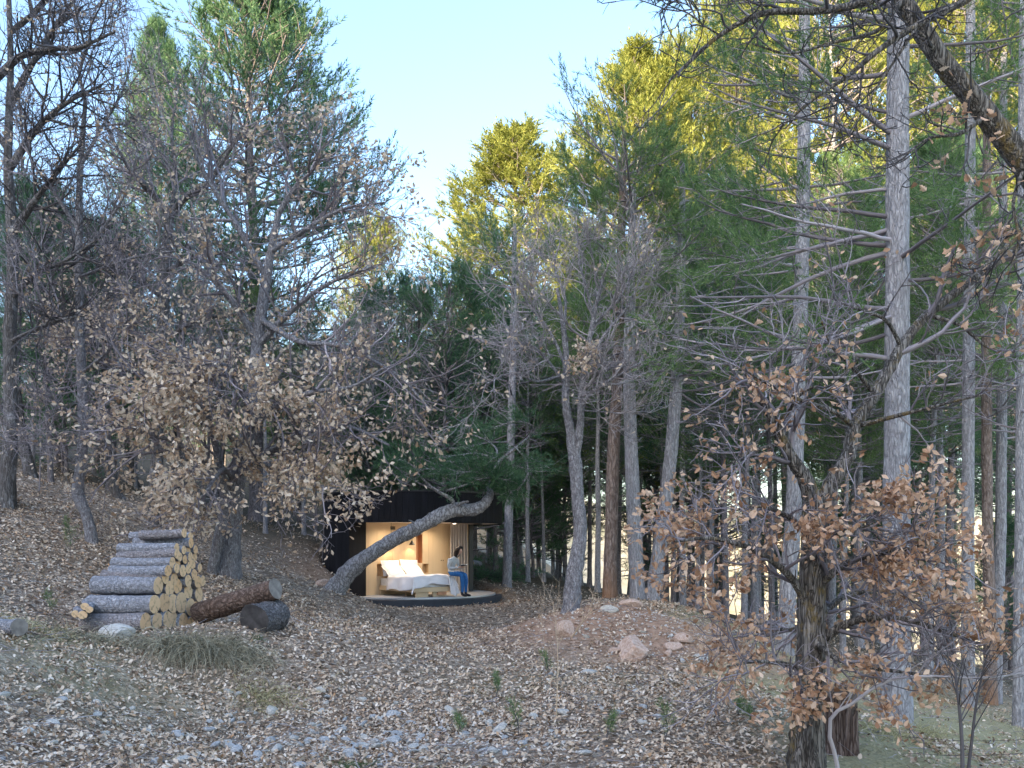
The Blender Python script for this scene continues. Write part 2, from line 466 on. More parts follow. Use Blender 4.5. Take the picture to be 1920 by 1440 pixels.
def needle_tris(R, S, D, L, k, nl, w, spread=(25, 65), t0=0.0):
    """tufts of needles along shoots (S start, D direction, L length)"""
    N = len(S)
    t = R.uniform(t0, 1, (N, k)) ** .8
    D = norm(D)
    ref = norm(R.normal(size=(N, 3))); U = norm(np.cross(D, ref)); W = np.cross(D, U)
    ph = R.uniform(0, 2 * math.pi, (N, k)); al = np.radians(R.uniform(*spread, (N, k)))
    al = al * (1.15 - .6 * t)
    base = S[:, None] + D[:, None] * (t * L[:, None])[..., None]
    rad = np.cos(ph)[..., None] * U[:, None] + np.sin(ph)[..., None] * W[:, None]
    dr = D[:, None] * np.cos(al)[..., None] + rad * np.sin(al)[..., None]
    side = norm(np.cross(dr, R.normal(size=dr.shape)))
    ln = nl * R.uniform(.7, 1.2, (N, k, 1))
    V = np.stack([base - side * w * .5, base + side * w * .5, base + dr * ln], 2).reshape(-1, 3)
    return V, np.arange(len(V)).reshape(-1, 3)

def litter_geo(R, p, axis, nrm, size):
    """small fallen leaves: six corners folded along the midrib"""
    N = len(p); axis = norm(axis); sd = norm(np.cross(axis, nrm)); up = np.cross(sd, axis)
    s = size[:, None]; cu = R.uniform(-.1, .35, (N, 1)) * s
    w1, w2 = R.uniform(.16, .30, (N, 1)) * s, R.uniform(.14, .32, (N, 1)) * s
    f1, f2 = R.uniform(-.1, .7, (N, 1)), R.uniform(-.1, .7, (N, 1))
    m = [p, p + axis * s + up * cu]
    q = [p + axis * s * .3 + sd * w1 + up * f1 * w1, p + axis * s * .72 + sd * w2 + up * (f1 * w2 + cu * .5), p + axis * s * .72 - sd * w2 + up * (f2 * w2 + cu * .5), p + axis * s * .3 - sd * w1 + up * f2 * w1]
    V = np.stack([m[0], q[0], q[1], m[1], q[2], q[3]], 1).reshape(-1, 3)
    Q = np.array([(0, 3, 2, 1), (0, 5, 4, 3)])
    return V, (Q[None] + (np.arange(N) * 6)[:, None, None]).reshape(-1, 4)

# outline of one lobed oak leaf, half width against length
_OL = np.array([(0, .015), (.16, .10), (.26, .20), (.36, .13), (.50, .29), (.60, .18), (.74, .30), (.86, .17), (1, 0)])
_OL_S = np.array([(0, .02), (.28, .20), (.62, .30), (1, 0)])
def leaf_geo(R, p, axis, nrm, size, simple=False, curl=.25):
    """lobed leaves with a fold along the midrib and a curl"""
    O = _OL_S if simple else _OL
    n = len(O); N = len(p)
    axis = norm(axis); sd = norm(np.cross(axis, nrm)); up = np.cross(sd, axis)
    x = O[None, :, 0] * size[:, None]; hw = O[None, :, 1] * size[:, None] * R.uniform(.8, 1.15, (N, 1))
    cu = (R.uniform(-1, 1, (N, 1)) * curl + curl * .6) * (O[None, :, 0] ** 2) * size[:, None]
    mid = p[:, None] + axis[:, None] * x[..., None] + up[:, None] * cu[..., None]
    fold = R.uniform(.0, .75, (N, 1, 1)); 
    l = mid + (sd[:, None] * 1.0 + up[:, None] * fold) * hw[..., None]
    r = mid + (-sd[:, None] * 1.0 + up[:, None] * fold * R.uniform(.3, 1, (N, 1, 1))) * hw[..., None]
    V = np.concatenate([mid, l, r], 1)                      # 3n per leaf
    i = np.arange(n - 1)
    q = np.concatenate([np.stack([i, i + 1, n + i + 1, n + i], -1), np.stack([i + 1, i, 2 * n + i, 2 * n + i + 1], -1)])
    Q = (q[None] + (np.arange(N) * 3 * n)[:, None, None]).reshape(-1, 4)
    return V.reshape(-1, 3), Q

def trunk_tube(P, r, sides=14, n=None, seed=0, rough=.05, flare=.5, base=None):
    """a trunk through control points with a root flare and an uneven surface"""
    R = rs(seed)
    P = np.asarray(P, float); r = np.asarray(r, float)
    n = n or max(10, len(P) * 5)
    S = spline(np.hstack([P, r[:, None]]), n)
    C, rad = S[:, :3], S[:, 3]
    L = np.concatenate([[0], np.cumsum(np.linalg.norm(np.diff(C, axis=0), axis=1))])
    rad = rad * (1 + flare * np.exp(-L / (2.2 * max(rad[0], .05))))
    V, Q = tubes(C, rad, sides)
    V = V.reshape(n, sides, 3)
    off = (V - C[:, None]) 
    k = 1 + rough * R.normal(size=(n, sides, 1)) + rough * 1.2 * np.sin(np.arange(sides) * 3.1 + seed)[None, :, None] * np.exp(-L / 1.2)[:, None, None]
    V = C[:, None] + off * k
    return V.reshape(-1, 3), Q, C, rad

# ---------------------------------------------------------------- pines
def pine_parts(seed, H, zc, Rc, r0, whorl=.55, nb=5, fol=.35, cone=False, shoots=5, k=11, nl=.12, w=.017, dead=18, sway=.25, path=None, topcut=None, tuft=(.16, .30), rise=.35, k1=8):
    R = rs(seed)
    if path is None:
        zz = np.linspace(0, H, 9)
        path = np.stack([np.cumsum(R.normal(size=9)) * sway * zz / H * .5, np.cumsum(R.normal(size=9)) * sway * zz / H * .5, zz], -1)
        path[0, :2] = 0
    rad = r0 * (1 - np.linspace(0, 1, len(path)) ** 1.2 * .88)
    tv, tq, C, _ = trunk_tube(path, rad, 10, 26, seed, .04, .35)
    trunk = MB().add(tv, tq)
    def axis(z):
        return np.stack([np.interp(z, C[:, 2], C[:, i]) for i in range(3)], -1)
    z = []
    q = zc
    while q < H - .25:
        m = nb if q > zc + .15 * (H - zc) else max(2, nb - 2)
        z += list(q + R.uniform(-.13, .13, m)); q += whorl * R.uniform(.75, 1.25) * (1 - .45 * (q - zc) / (H - zc))
    z = np.clip(np.array(z), zc * .95, H - .12); u = (z - zc) / (H - zc)
    if cone: prof = (1 - u ** 1.35) ** .8 * (.6 + .4 * np.minimum(1, u / .2))
    else: prof = np.sqrt(np.maximum(0, 1 - u ** 2.2)) * (.6 + .4 * np.minimum(1, u / .3))
    L = Rc * prof * R.uniform(.65, 1.12, len(z)) + .35
    az = R.uniform(0, 2 * math.pi, len(z))
    el = np.radians(-8 + 52 * u + R.normal(size=len(z)) * 9)
    d = np.stack([np.cos(az) * np.cos(el), np.sin(az) * np.cos(el), np.sin(el)], -1)
    P, Rd = sprout(R, axis(z), d, L, .010 + .012 * L, 7, .07, (0, 0, .07), .3)
    crown = MB(); v, qd = tubes(P, Rd, 4); crown.add(v, qd, 0)
    S, D, LL = [], [], []
    p, dd, l, r = shoots_from(R, P, Rd, k1, fol, .98, (.6, 1.15), (.30, .48), L, flat=.75, upb=.18)
    l = np.clip(l, .25, 1.4)
    P2, R2 = sprout(R, p, dd, l, np.maximum(r, .005), 4, .10, (0, 0, .10), .5)
    v, qd = tubes(P2, R2, 3); crown.add(v, qd, 0)
    p, dd, l3, _ = shoots_from(R, P2, R2, shoots, .15, .95, (.35, .8), (1, 1), np.ones(len(P2)), upb=rise)
    S.append(p); D.append(dd); LL.append(R.uniform(*tuft, len(p)))
    tip = norm(P2[:, -1] - P2[:, -2]) + np.array([0, 0, rise]); S.append(P2[:, -1]); D.append(tip); LL.append(R.uniform(tuft[0] * 1.2, tuft[1] * 1.2, len(tip)))
    tip = norm(P[:, -1] - P[:, -2]) + np.array([0, 0, .3]); S.append(P[:, -1]); D.append(tip); LL.append(R.uniform(tuft[0] * 1.3, tuft[1] * 1.3, len(tip)))
    S.append(C[-1:]); D.append(np.array([[0, 0, 1.]])); LL.append(np.array([.5]))
    S, D, LL = np.concatenate(S), np.concatenate(D), np.concatenate(LL)
    if topcut is not None:
        keep = S[:, 2] < topcut; S, D, LL = S[keep], D[keep], LL[keep]
    v, t = needle_tris(R, S, D, LL, k, nl, w); crown.add(v, t, 1)
    if dead:
        zd = R.uniform(max(1.0, zc * .2), zc, dead); az = R.uniform(0, 2 * math.pi, dead)
        el = np.radians(R.normal(size=dead) * 12 - 5)
        d = np.stack([np.cos(az) * np.cos(el), np.sin(az) * np.cos(el), np.sin(el)], -1)
        dead_wood(R, crown, axis(zd), d, R.uniform(.5, 1.9, dead) * (.5 + .5 * zd / max(zc, 1)))
    return trunk, crown

def dead_wood(R, mb, p, d, L, slot=0, k2=5, k3=3, r=.014, trop=-.03):
    P, Rd = sprout(R, p, d, L, np.full(len(p), r), 6, .10, (0, 0, trop), .35)
    v, q = tubes(P, Rd, 4); mb.add(v, q, slot)
    p, dd, l, rr = shoots_from(R, P, Rd, k2, .3, 1, (.5, 1.1), (.25, .5), L, flat=.5)
    P2, R2 = sprout(R, p, dd, l, np.maximum(rr, .004), 4, .14, (0, 0, trop), .6)
    v, q = tubes(P2, R2, 3); mb.add(v, q, slot)
    if k3:
        p, dd, l, rr = shoots_from(R, P2, R2, k3, .3, 1, (.4, 1.0), (.3, .6), None)
        P3, R3 = sprout(R, p, dd, l, np.full(len(p), .0032), 3, .15, (0, 0, trop), .7)
        v, q = tubes(P3, R3, 3); mb.add(v, q, slot)

class Pine:
    """meshes of one pine, shared by its copies"""
    def __init__(s, name, bark, needle, twig, **k):
        tr, cr = pine_parts(**k)
        s.trunk = tr.mesh(name + '_trunk', M[bark], True)
        s.crown = cr.mesh(name + '_crown', [M[twig], M[needle]], [0])
    def put(s, x, y, label, group=None, rz=0, scale=1.0, name='pine_tree', dz=-.12, lean=None, sxy=1.0):
        o = thing(name, label, 'tree', (x, y, gz(x, y) + dz), rz, group, scale)
        o.scale = (scale * sxy, scale * sxy, scale)
        if lean: o.rotation_euler = (lean[0], lean[1], rz)
        link('trunk', s.trunk, o); link('crown', s.crown, o)
        return o

# ---------------------------------------------------------------- bare oaks
def twig_mass(R, mb, P, Rd, counts=(7, 6, 4), L1=(1.0, 2.2), t0=.15, gn=.16, trop=.03, slot=0, tips=None, minr=.0045, upb=.15, ratio=(.38, .62)):
    """fine branching on a set of limbs P [N,n,3]; tips collects twig ends and directions"""
    k1, k2, k3 = counts
    p, d, l, r = shoots_from(R, P, Rd, k1, t0, 1, (.5, 1.2), (1, 1), np.ones(len(P)), upb=upb)
    l = R.uniform(*L1, len(p)); r = np.clip(r, .008, .03)
    A, ra = sprout(R, p, d, l, r, 7, gn, (0, 0, trop), .35)
    v, q = tubes(A, ra, 4); mb.add(v, q, slot)
    p, d, l2, r = shoots_from(R, A, ra, k2, .15, 1, (.45, 1.15), ratio, l, upb=upb * .6)
    B, rb = sprout(R, p, d, l2, np.clip(r, .006, .014), 5, gn * 1.1, (0, 0, trop), .5)
    v, q = tubes(B, rb, 3); mb.add(v, q, slot)
    p, d, l3, r = shoots_from(R, B, rb, k3, .2, 1, (.4, 1.1), ratio, l2, upb=upb * .5)
    Cc, rc = sprout(R, p, d, l3, np.full(len(p), minr), 3, gn * 1.2, (0, 0, trop), .7)
    v, q = tubes(Cc, rc, 3); mb.add(v, q, slot)
    if tips is not None:
        tips.append((B[:, -1], norm(B[:, -1] - B[:, -2]))); tips.append((Cc[:, -1], norm(Cc[:, -1] - Cc[:, -2])))
        tips.append((Cc[:, 1], norm(Cc[:, 1] - Cc[:, 0])))

def limb_set(lst, n=9):
    """limbs given as ([points], r0, r1) -> P [N,n,3], R [N,n] resampled smoothly"""
    P, Rr = [], []
    for pts, a, b in lst:
        P.append(spline(pts, n)); Rr.append(np.linspace(a, b, n))
    return np.array(P), np.array(Rr)

def leaves_on(R, tips, prob, n_per, size, droop=.5, jit=.05):
    p = np.concatenate([t[0] for t in tips]); d = np.concatenate([t[1] for t in tips])
    keep = R.uniform(size=len(p)) < prob(p)
    p, d = p[keep], d[keep]
    p = np.repeat(p, n_per, 0); d = np.repeat(d, n_per, 0)
    ax = norm(d + R.normal(size=d.shape) * .9 + np.array([0, 0, -droop]))
    nr = norm(R.normal(size=d.shape) + np.array([0, 0, .4]))
    return p + R.normal(size=p.shape) * jit, ax, nr, R.uniform(size[0], size[1], len(p))

LEAF_MESH = {}
def leaf_parts(root, R, p, ax, nr, sz, mat, n_single, base, simple=False):
    """the leaves that show largest as parts, the rest as one part of kind stuff"""
    order = np.argsort(np.linalg.norm(p, axis=1) - 40 * sz)           # near and large first
    p = p - np.asarray(base, float)
    one, rest = order[:n_single], order[n_single:]
    if len(rest):
        v, q = leaf_geo(R, p[rest], ax[rest], nr[rest], sz[rest], simple)
        MB().add(v, q).obj('foliage', mat, root, kind='stuff')
    if n_single:
        if mat.name not in LEAF_MESH:
            LEAF_MESH[mat.name] = []
            for s in range(8):
                v, q = leaf_geo(rs(s), np.zeros((1, 3)), np.array([[1., 0, 0]]), np.array([[0, 0, 1.]]), np.ones(1))
                LEAF_MESH[mat.name].append(MB().add(v, q).mesh('leaf', mat))
        for i in one:
            a = norm(ax[i]); b = norm(np.cross(nr[i], a)); c = np.cross(a, b)
            o = link('leaf', LEAF_MESH[mat.name][i % 8], root)
            o.matrix_local = Matrix(((*(np.array([a[0], b[0], c[0]]) * sz[i]), p[i][0]), (*(np.array([a[1], b[1], c[1]]) * sz[i]), p[i][1]),
                                     (*(np.array([a[2], b[2], c[2]]) * sz[i]), p[i][2]), (0, 0, 0, 1)))

class Oak:
    """meshes of one leafless oak grown freely, shared by its copies"""
    def __init__(s, name, seed, H, r0, spread, bark='oak_bark', twig='twig_grey', nl=9, counts=(6, 6, 4), L1=(1.0, 2.2)):
        R = rs(seed)
        zz = np.linspace(0, H * .8, 7)
        path = np.stack([np.cumsum(R.normal(size=7)) * .16, np.cumsum(R.normal(size=7)) * .16, zz], -1); path[0, :2] = 0
        v, q, C, rad = trunk_tube(path, r0 * np.linspace(1, .25, 7), 12, 30, seed, .06, .5)
        tr = MB().add(v, q)
        t = R.uniform(.35, 1, nl); i = (t * (len(C) - 1)).astype(int)
        az = np.arange(nl) * 2.4 + R.uniform(0, 1, nl); el = np.radians(R.uniform(10, 55, nl) + 25 * (t - .4))
        d = np.stack([np.cos(az) * np.cos(el), np.sin(az) * np.cos(el), np.sin(el)], -1)
        L = spread * R.uniform(.75, 1.2, nl) * (1.15 - .45 * t)
        P, Rd = sprout(R, C[i], d, L, np.clip(rad[i] * .6, .03, .1), 9, .17, (0, 0, .09), .2)
        v, q = tubes(P, Rd, 6); tr.add(v, q)
        cr = MB()
        twig_mass(R, cr, P, Rd, counts, L1)
        Pt, Rt = C[None, ::3][:, 4:], rad[None, ::3][:, 4:]
        twig_mass(R, cr, Pt, Rt, counts, L1)
        s.trunk = tr.mesh(name + '_trunk', M[bark], True); s.crown = cr.mesh(name + '_crown', M[twig], True)
    def put(s, x, y, label, group=None, rz=0, scale=1.0, name='bare_oak', sz=1.0):
        o = thing(name, label, 'tree', (x, y, gz(x, y) - .12), rz, group, scale)
        o.scale = (scale, scale, scale * sz)
        link('trunk', s.trunk, o); link('crown', s.crown, o)
        return o

def hero(name, label, cat, base, group=None):
    """an Empty at the foot of a tree whose parts are modelled in place"""
    return thing(name, label, cat, base, 0, group)

def local(V, base): return np.asarray(V, float) - np.asarray(base, float)
# ---------------------------------------------------------------- the trees of the photograph, one by one
def hero_tree(name, label, trunk, r, seed, bark, sides=14, more=None, rough=.06, flare=.45, group=None, sink=.15):
    """trunk: points in the world; more: further stems/limbs as ([points], r0, r1) that belong to the trunk mesh"""
    trunk = np.asarray(trunk, float)
    base = trunk[0].copy(); base[2] = min(base[2], gz(base[0], base[1]) ) - sink
    trunk = np.vstack([base, trunk[1:]])
    o = hero(name, label, 'tree', base, group)
    v, q, C, rad = trunk_tube(trunk, r, sides, None, seed, rough, flare)
    mb = MB().add(v - base, q)
    for pts, a, b in (more or []):
        pts = np.asarray(pts); n = len(pts) * 5
        v, q, _, _ = trunk_tube(pts, np.linspace(a, b, len(pts)), 9, n, seed + 5, rough, 0.0)
        mb.add(v - base, q)
    mb.obj('trunk', M[bark], o, True)
    return o, base, C, rad

def W(lst, Y0=None): return pts_at(lst, Y0)

# --- left oak behind the log pile, still carrying its tan leaves
tr = W([(427, 1072, 19), (432, 1000), (440, 930, 18.9), (452, 860, 18.8), (470, 780, 18.7), (482, 650, 18.6), (500, 520, 18.5), (522, 400, 18.4)])
limbs = [
    (W([(446, 890, 18.8), (500, 850, 18), (560, 815, 17.3), (650, 800, 16.8), (730, 835, 16.4)]), .085, .02),
    (W([(440, 920, 18.8), (390, 870, 17.8), (330, 830, 17), (270, 810, 16.6), (215, 795, 16.3)]), .08, .02),
    (W([(462, 810, 18.7), (520, 760, 17.8), (590, 735, 17.1), (660, 725, 16.7), (720, 690, 16.4)]), .08, .02),
    (W([(456, 845, 18.7), (400, 780, 17.6), (340, 740, 16.9), (290, 725, 16.5), (240, 715, 16.2)]), .08, .02),
    (W([(450, 870, 18.8), (480, 870, 17.6), (540, 880, 17), (600, 910, 16.6), (650, 920, 16.4)]), .06, .015),
    (W([(440, 900, 18.8), (420, 880, 17.6), (400, 900, 16.9), (380, 930, 16.5), (350, 930, 16.3)]), .06, .015),
    (W([(470, 780, 18.6), (450, 720, 17.6), (430, 690, 17), (400, 680, 16.6), (360, 690, 16.4)]), .07, .018),
    (W([(482, 650, 18.6), (550, 580, 18.2), (620, 530, 17.8), (700, 500, 17.4)]), .075, .02),
    (W([(484, 640, 18.6), (430, 560, 18.3), (370, 500, 18), (300, 470, 17.8)]), .075, .02),
    (W([(500, 520, 18.5), (430, 400, 18.4), (380, 320, 18.2), (350, 240, 18)]), .07, .02),
    (W([(522, 400, 18.4), (555, 350, 18.3), (585, 320, 18.2), (600, 280, 18)]), .07, .018),
    (W([(510, 470, 18.4), (590, 420, 18.1), (650, 390, 17.8), (720, 380, 17.6)]), .06, .018),
    (W([(490, 600, 18.5), (560, 640, 17.7), (640, 650, 17.2), (740, 700, 16.8), (800, 760, 16.6)]), .065, .018),
]
stem2 = (W([(396, 1082, 18.7), (410, 1005, 18.6), (420, 935, 18.4), (408, 850, 18.1), (385, 770, 17.8), (350, 690, 17.5)]), .12, .05)
OAK_L, bL, CL, _ = hero_tree('oak_tree', 'large two stemmed oak behind the log pile hung with pale tan leaves', tr, [.22, .21, .19, .17, .15, .125, .10, .06], 11, 'oak_bark_pale', 16, [stem2] + limbs)
P, Rd = limb_set(limbs)
R = rs(5); mb = MB(); tips = []
twig_mass(R, mb, P - bL, Rd, (14, 6, 4), (.9, 1.9), tips=tips, upb=.02, gn=.15)
P2, R2 = limb_set([stem2]); twig_mass(R, mb, P2 - bL, R2, (14, 6, 4), (.9, 1.7), t0=.4)
mb.obj('crown', M['twig_grey'], OAK_L, True)
def prob_left(p):
    w = p + bL
    px, py = HX + F * w[:, 0] / w[:, 1], HY - F * w[:, 2] / w[:, 1]
    low = np.exp(-(((px - 450) / 230) ** 4)) * np.exp(-(((py - 800 - .10 * np.abs(px - 470)) / 140) ** 4))
    tail = np.exp(-(((px - 660) / 80) ** 4)) * np.exp(-(((py - 880) / 70) ** 4))
    n = .55 + .75 * vnoise(w[:, 0] * 1.5, w[:, 2] * 1.5, 12)
    return np.clip(1.0 * low * n + .08 * tail + .10 * (py > 180), 0, .95)
p, ax, nr, sz = leaves_on(R, tips, prob_left, 5, (.07, .125), .5, .09)
leaf_parts(OAK_L, R, p + bL, ax, nr, sz, M['oak_leaf_tan'], 300, bL, True)

# --- dark forked oak left of it
tr = W([(288, 1003, 21.5), (292, 900), (300, 760), (303, 640), (311, 500), (318, 398)])
limbs = [
    (W([(318, 405, 21.5), (290, 368, 21.3), (262, 340, 21), (232, 300, 20.8), (200, 240, 20.6)]), .085, .025),
    (W([(318, 405, 21.5), (350, 368, 21.3), (388, 345, 21.2), (412, 310, 21), (436, 272, 20.9), (455, 235, 20.8)]), .095, .03),
    (W([(320, 400, 21.5), (330, 330, 21.6), (322, 250, 21.7), (335, 160, 21.8)]), .06, .02),
    (W([(308, 560, 21.5), (250, 520, 21), (190, 500, 20.5), (130, 450, 20)]), .06, .02),
    (W([(303, 660, 21.5), (240, 625, 20.6), (170, 610, 20), (90, 620, 19.6)]), .06, .018),
    (W([(303, 640, 21.5), (370, 600, 20.8), (440, 590, 20.2), (520, 560, 19.8)]), .06, .018),
    (W([(310, 510, 21.5), (370, 480, 21), (440, 470, 20.6), (500, 420, 20.4)]), .055, .018),
    (W([(300, 720, 21.5), (340, 690, 20.8), (400, 660, 20.3), (450, 660, 20)]), .05, .016),
    (W([(300, 740, 21.5), (250, 700, 20.8), (180, 680, 20.3), (110, 660, 20)]), .05, .016),
]
OAK_F, bF, _, _ = hero_tree('oak_tree', 'dark slender oak forking into two crooked limbs high above the log pile', tr, [.16, .15, .145, .14, .13, .11], 12, 'oak_bark', 12, limbs)
P, Rd = limb_set(limbs); R = rs(6); mb = MB(); tips = []
twig_mass(R, mb, P - bF, Rd, (15, 6, 4), (.9, 2.0), tips=tips)
mb.obj('crown', M['twig_grey'], OAK_F, True)
def prob_fork(p):
    w = p + bF
    px, py = HX + F * w[:, 0] / w[:, 1], HY - F * w[:, 2] / w[:, 1]
    return np.clip(.38 * np.exp(-(((py - 600) / 70) ** 2)) + .14 * (py > 150), 0, 1)
p, ax, nr, sz = leaves_on(R, tips, prob_fork, 2, (.07, .11), .5, .05)
leaf_parts(OAK_F, R, p + bF, ax, nr, sz, M['oak_leaf_tan'], 60, bF, True)

# --- slim lichen-grey oak with the swollen foot
tr = W([(173, 1028, 17.5), (170, 1000), (160, 960), (146, 925), (150, 880), (156, 800), (150, 640), (148, 480), (150, 330), (160, 190)])
limbs = [
    (W([(152, 700, 17.5), (200, 660, 17), (240, 600, 16.6), (290, 560, 16.3)]), .035, .012),
    (W([(150, 620, 17.5), (100, 580, 17.2), (50, 560, 17), (10, 520, 16.8)]), .04, .014),
    (W([(148, 480, 17.5), (200, 420, 17.2), (240, 350, 17), (260, 270, 16.8)]), .04, .014),
    (W([(148, 430, 17.5), (100, 360, 17.4), (60, 300, 17.3), (30, 230, 17.2)]), .04, .014),
    (W([(152, 310, 17.5), (190, 240, 17.4), (230, 170, 17.3), (250, 90, 17.2)]), .035, .012),
    (W([(160, 190, 17.5), (150, 130, 17.4), (170, 60, 17.3), (165, 0, 17.2)]), .03, .01),
    (W([(148, 520, 17.5), (200, 500, 17), (260, 480, 16.7), (330, 470, 16.5)]), .035, .012),
    (W([(156, 790, 17.5), (130, 770, 17.1), (110, 760, 16.9), (95, 740, 16.8)]), .02, .008),
    (W([(150, 880, 17.5), (120, 850, 17.2), (80, 830, 17)]), .015, .006),
]
OAK_S, bS, _, _ = hero_tree('oak_tree', 'slim lichen grey oak with a swollen bent foot left of the log pile', tr, [.125, .105, .105, .12, .10, .095, .09, .075, .06, .04], 13, 'oak_bark_pale', 12, limbs)
P, Rd = limb_set(limbs); R = rs(7); mb = MB(); tips = []
twig_mass(R, mb, P - bS, Rd, (14, 6, 4), (.7, 1.7), tips=tips)
mb.obj('crown', M['twig_grey'], OAK_S, True)
def prob_slim(p):
    w = p + bS
    py = HY - F * w[:, 2] / w[:, 1]
    return .22 * np.exp(-(((py - 610) / 60) ** 2)) + .06
p, ax, nr, sz = leaves_on(R, tips, prob_slim, 3, (.06, .10), .4, .05)
leaf_parts(OAK_S, R, p + bS, ax, nr, sz, M['oak_leaf_tan'], 40, bS, True)

# --- big dark oak at the left edge
tr = W([(10, 897, 18), (20, 800), (18, 650), (24, 480), (15, 300), (20, 100), (10, -120)])
limbs = [
    (W([(-20, 160, 17.6), (40, 105, 17), (100, 92, 16.5), (150, 88, 16.2), (215, 60, 16)]), .08, .02),
    (W([(22, 440, 18), (70, 370, 17.6), (110, 320, 17.3), (160, 260, 17)]), .08, .02),
    (W([(16, 320, 18), (70, 240, 17.6), (130, 190, 17.2), (190, 160, 17)]), .08, .02),
    (W([(18, 200, 18), (60, 120, 17.7), (110, 40, 17.4), (160, -30, 17.2)]), .08, .02),
    (W([(20, 560, 18), (70, 510, 17.5), (120, 490, 17), (180, 450, 16.8)]), .06, .02),
    (W([(15, 280, 18), (-40, 200, 17.8), (-80, 120, 17.6), (-120, 60, 17.4)]), .07, .02),
    (W([(20, 60, 18), (70, 20, 17.7), (110, -20, 17.5), (200, -60, 17.2)]), .06, .02),
    (W([(20, 640, 18), (60, 620, 17.4), (110, 600, 17), (170, 590, 16.8)]), .045, .015),
]
OAK_E, bE, _, _ = hero_tree('oak_tree', 'thick dark oak with dense black twigs beside the far left bank', tr, [.15, .14, .125, .105, .085, .06, .035], 14, 'oak_bark', 14, limbs)
P, Rd = limb_set(limbs); R = rs(8); mb = MB(); tips = []
twig_mass(R, mb, P - bE, Rd, (17, 7, 4), (.8, 1.8), tips=tips)
mb.obj('crown', M['twig_dark'], OAK_E, True)
p, ax, nr, sz = leaves_on(R, tips, lambda p: np.full(len(p), .03), 2, (.06, .10), .4, .05)
leaf_parts(OAK_E, R, p + bE, ax, nr, sz, M['oak_leaf_tan'], 0, bE, True)

# --- grey forked oak on the mound in the middle
tr = W([(1068, 1152, 17), (1076, 1080), (1088, 1000), (1083, 930), (1078, 860), (1068, 800), (1060, 745), (1063, 690), (1057, 620), (1045, 540)])
limbs = [
    (W([(1079, 860, 17), (1088, 800, 16.9), (1090, 740, 16.8), (1098, 680, 16.7), (1112, 600, 16.6), (1130, 520, 16.5)]), .085, .03),
    (W([(1086, 770, 16.9), (1110, 735, 16.6), (1145, 712, 16.3), (1185, 690, 16), (1230, 660, 15.8)]), .04, .013),
    (W([(1088, 770, 16.9), (1130, 772, 16.6), (1170, 776, 16.4)]), .018, .008),
    (W([(1060, 720, 17), (1030, 680, 16.8), (1000, 650, 16.6), (960, 640, 16.4)]), .035, .012),
    (W([(1062, 690, 17), (1030, 620, 17), (990, 570, 17), (970, 520, 17)]), .035, .012),
    (W([(1057, 620, 17), (1060, 560, 17.2), (1040, 500, 17.4), (1050, 455, 17.5)]), .03, .01),
    (W([(1098, 680, 16.7), (1140, 620, 16.5), (1180, 570, 16.4), (1200, 520, 16.3)]), .035, .012),
    (W([(1112, 600, 16.6), (1100, 540, 16.4), (1085, 490, 16.3), (1090, 450, 16.2)]), .03, .01),
    (W([(1110, 610, 16.6), (1160, 560, 16.7), (1190, 500, 16.8), (1210, 470, 16.9)]), .03, .01),
    (W([(1064, 700, 17), (1010, 715, 16.6), (960, 700, 16.3), (910, 720, 16)]), .03, .01),
]
OAK_C, bC, _, _ = hero_tree('oak_tree', 'pale grey forked oak with a bare lavender crown standing on the earth mound', tr, [.165, .155, .13, .125, .13, .085, .075, .065, .05, .03], 15, 'oak_bark_pale', 14, limbs, flare=.2)
P, Rd = limb_set(limbs); R = rs(9); mb = MB(); tips = []
twig_mass(R, mb, P - bC, Rd, (13, 7, 5), (.5, 1.25), tips=tips, t0=.3)
mb.obj('crown', M['twig_pale'], OAK_C, True)
def prob_c(p):
    w = p + bC
    px, py = HX + F * w[:, 0] / w[:, 1], HY - F * w[:, 2] / w[:, 1]
    return np.where((np.abs(px - 1085) < 35) & (np.abs(py - 670) < 28), .8, .015)
p, ax, nr, sz = leaves_on(R, tips, prob_c, 2, (.06, .10), .4, .04)
leaf_parts(OAK_C, R, p + bC, ax, nr, sz, M['oak_leaf_tan'], 30, bC)

# --- pine that leans across the front of the cabin
tr = W([(622, 1098, 21.6), (650, 1076, 21.5), (700, 1036, 21.3), (745, 1008, 21.2), (782, 990, 21.1), (822, 968, 21.1), (852, 956, 21.2), (882, 956, 21.3), (903, 949, 21.4), (914, 937, 21.5), (919, 925, 21.7), (916, 908, 22.1), (935, 868, 22.4), (965, 842, 22.5), (990, 822, 22.6)])
side = [(W([(853, 952, 21.2), (845, 935, 21.1), (818, 920, 21), (800, 905, 21), (786, 890, 21)]), .055, .02),
        (W([(856, 952, 21.2), (864, 944, 21), (878, 940, 20.9)]), .045, .03),
        (W([(780, 985, 21.1), (772, 978, 20.9), (766, 975, 20.8)]), .03, .012)]
PINE_N, bN, CN, _ = hero_tree('leaning_pine', 'crooked pine leaning low across the open front of the cabin', tr, [.20, .188, .174, .165, .158, .172, .160, .150, .130, .115, .085, .05, .045, .04, .03], 16, 'red_bark', 18, side, .085, .55)
R = rs(10); mb = MB()
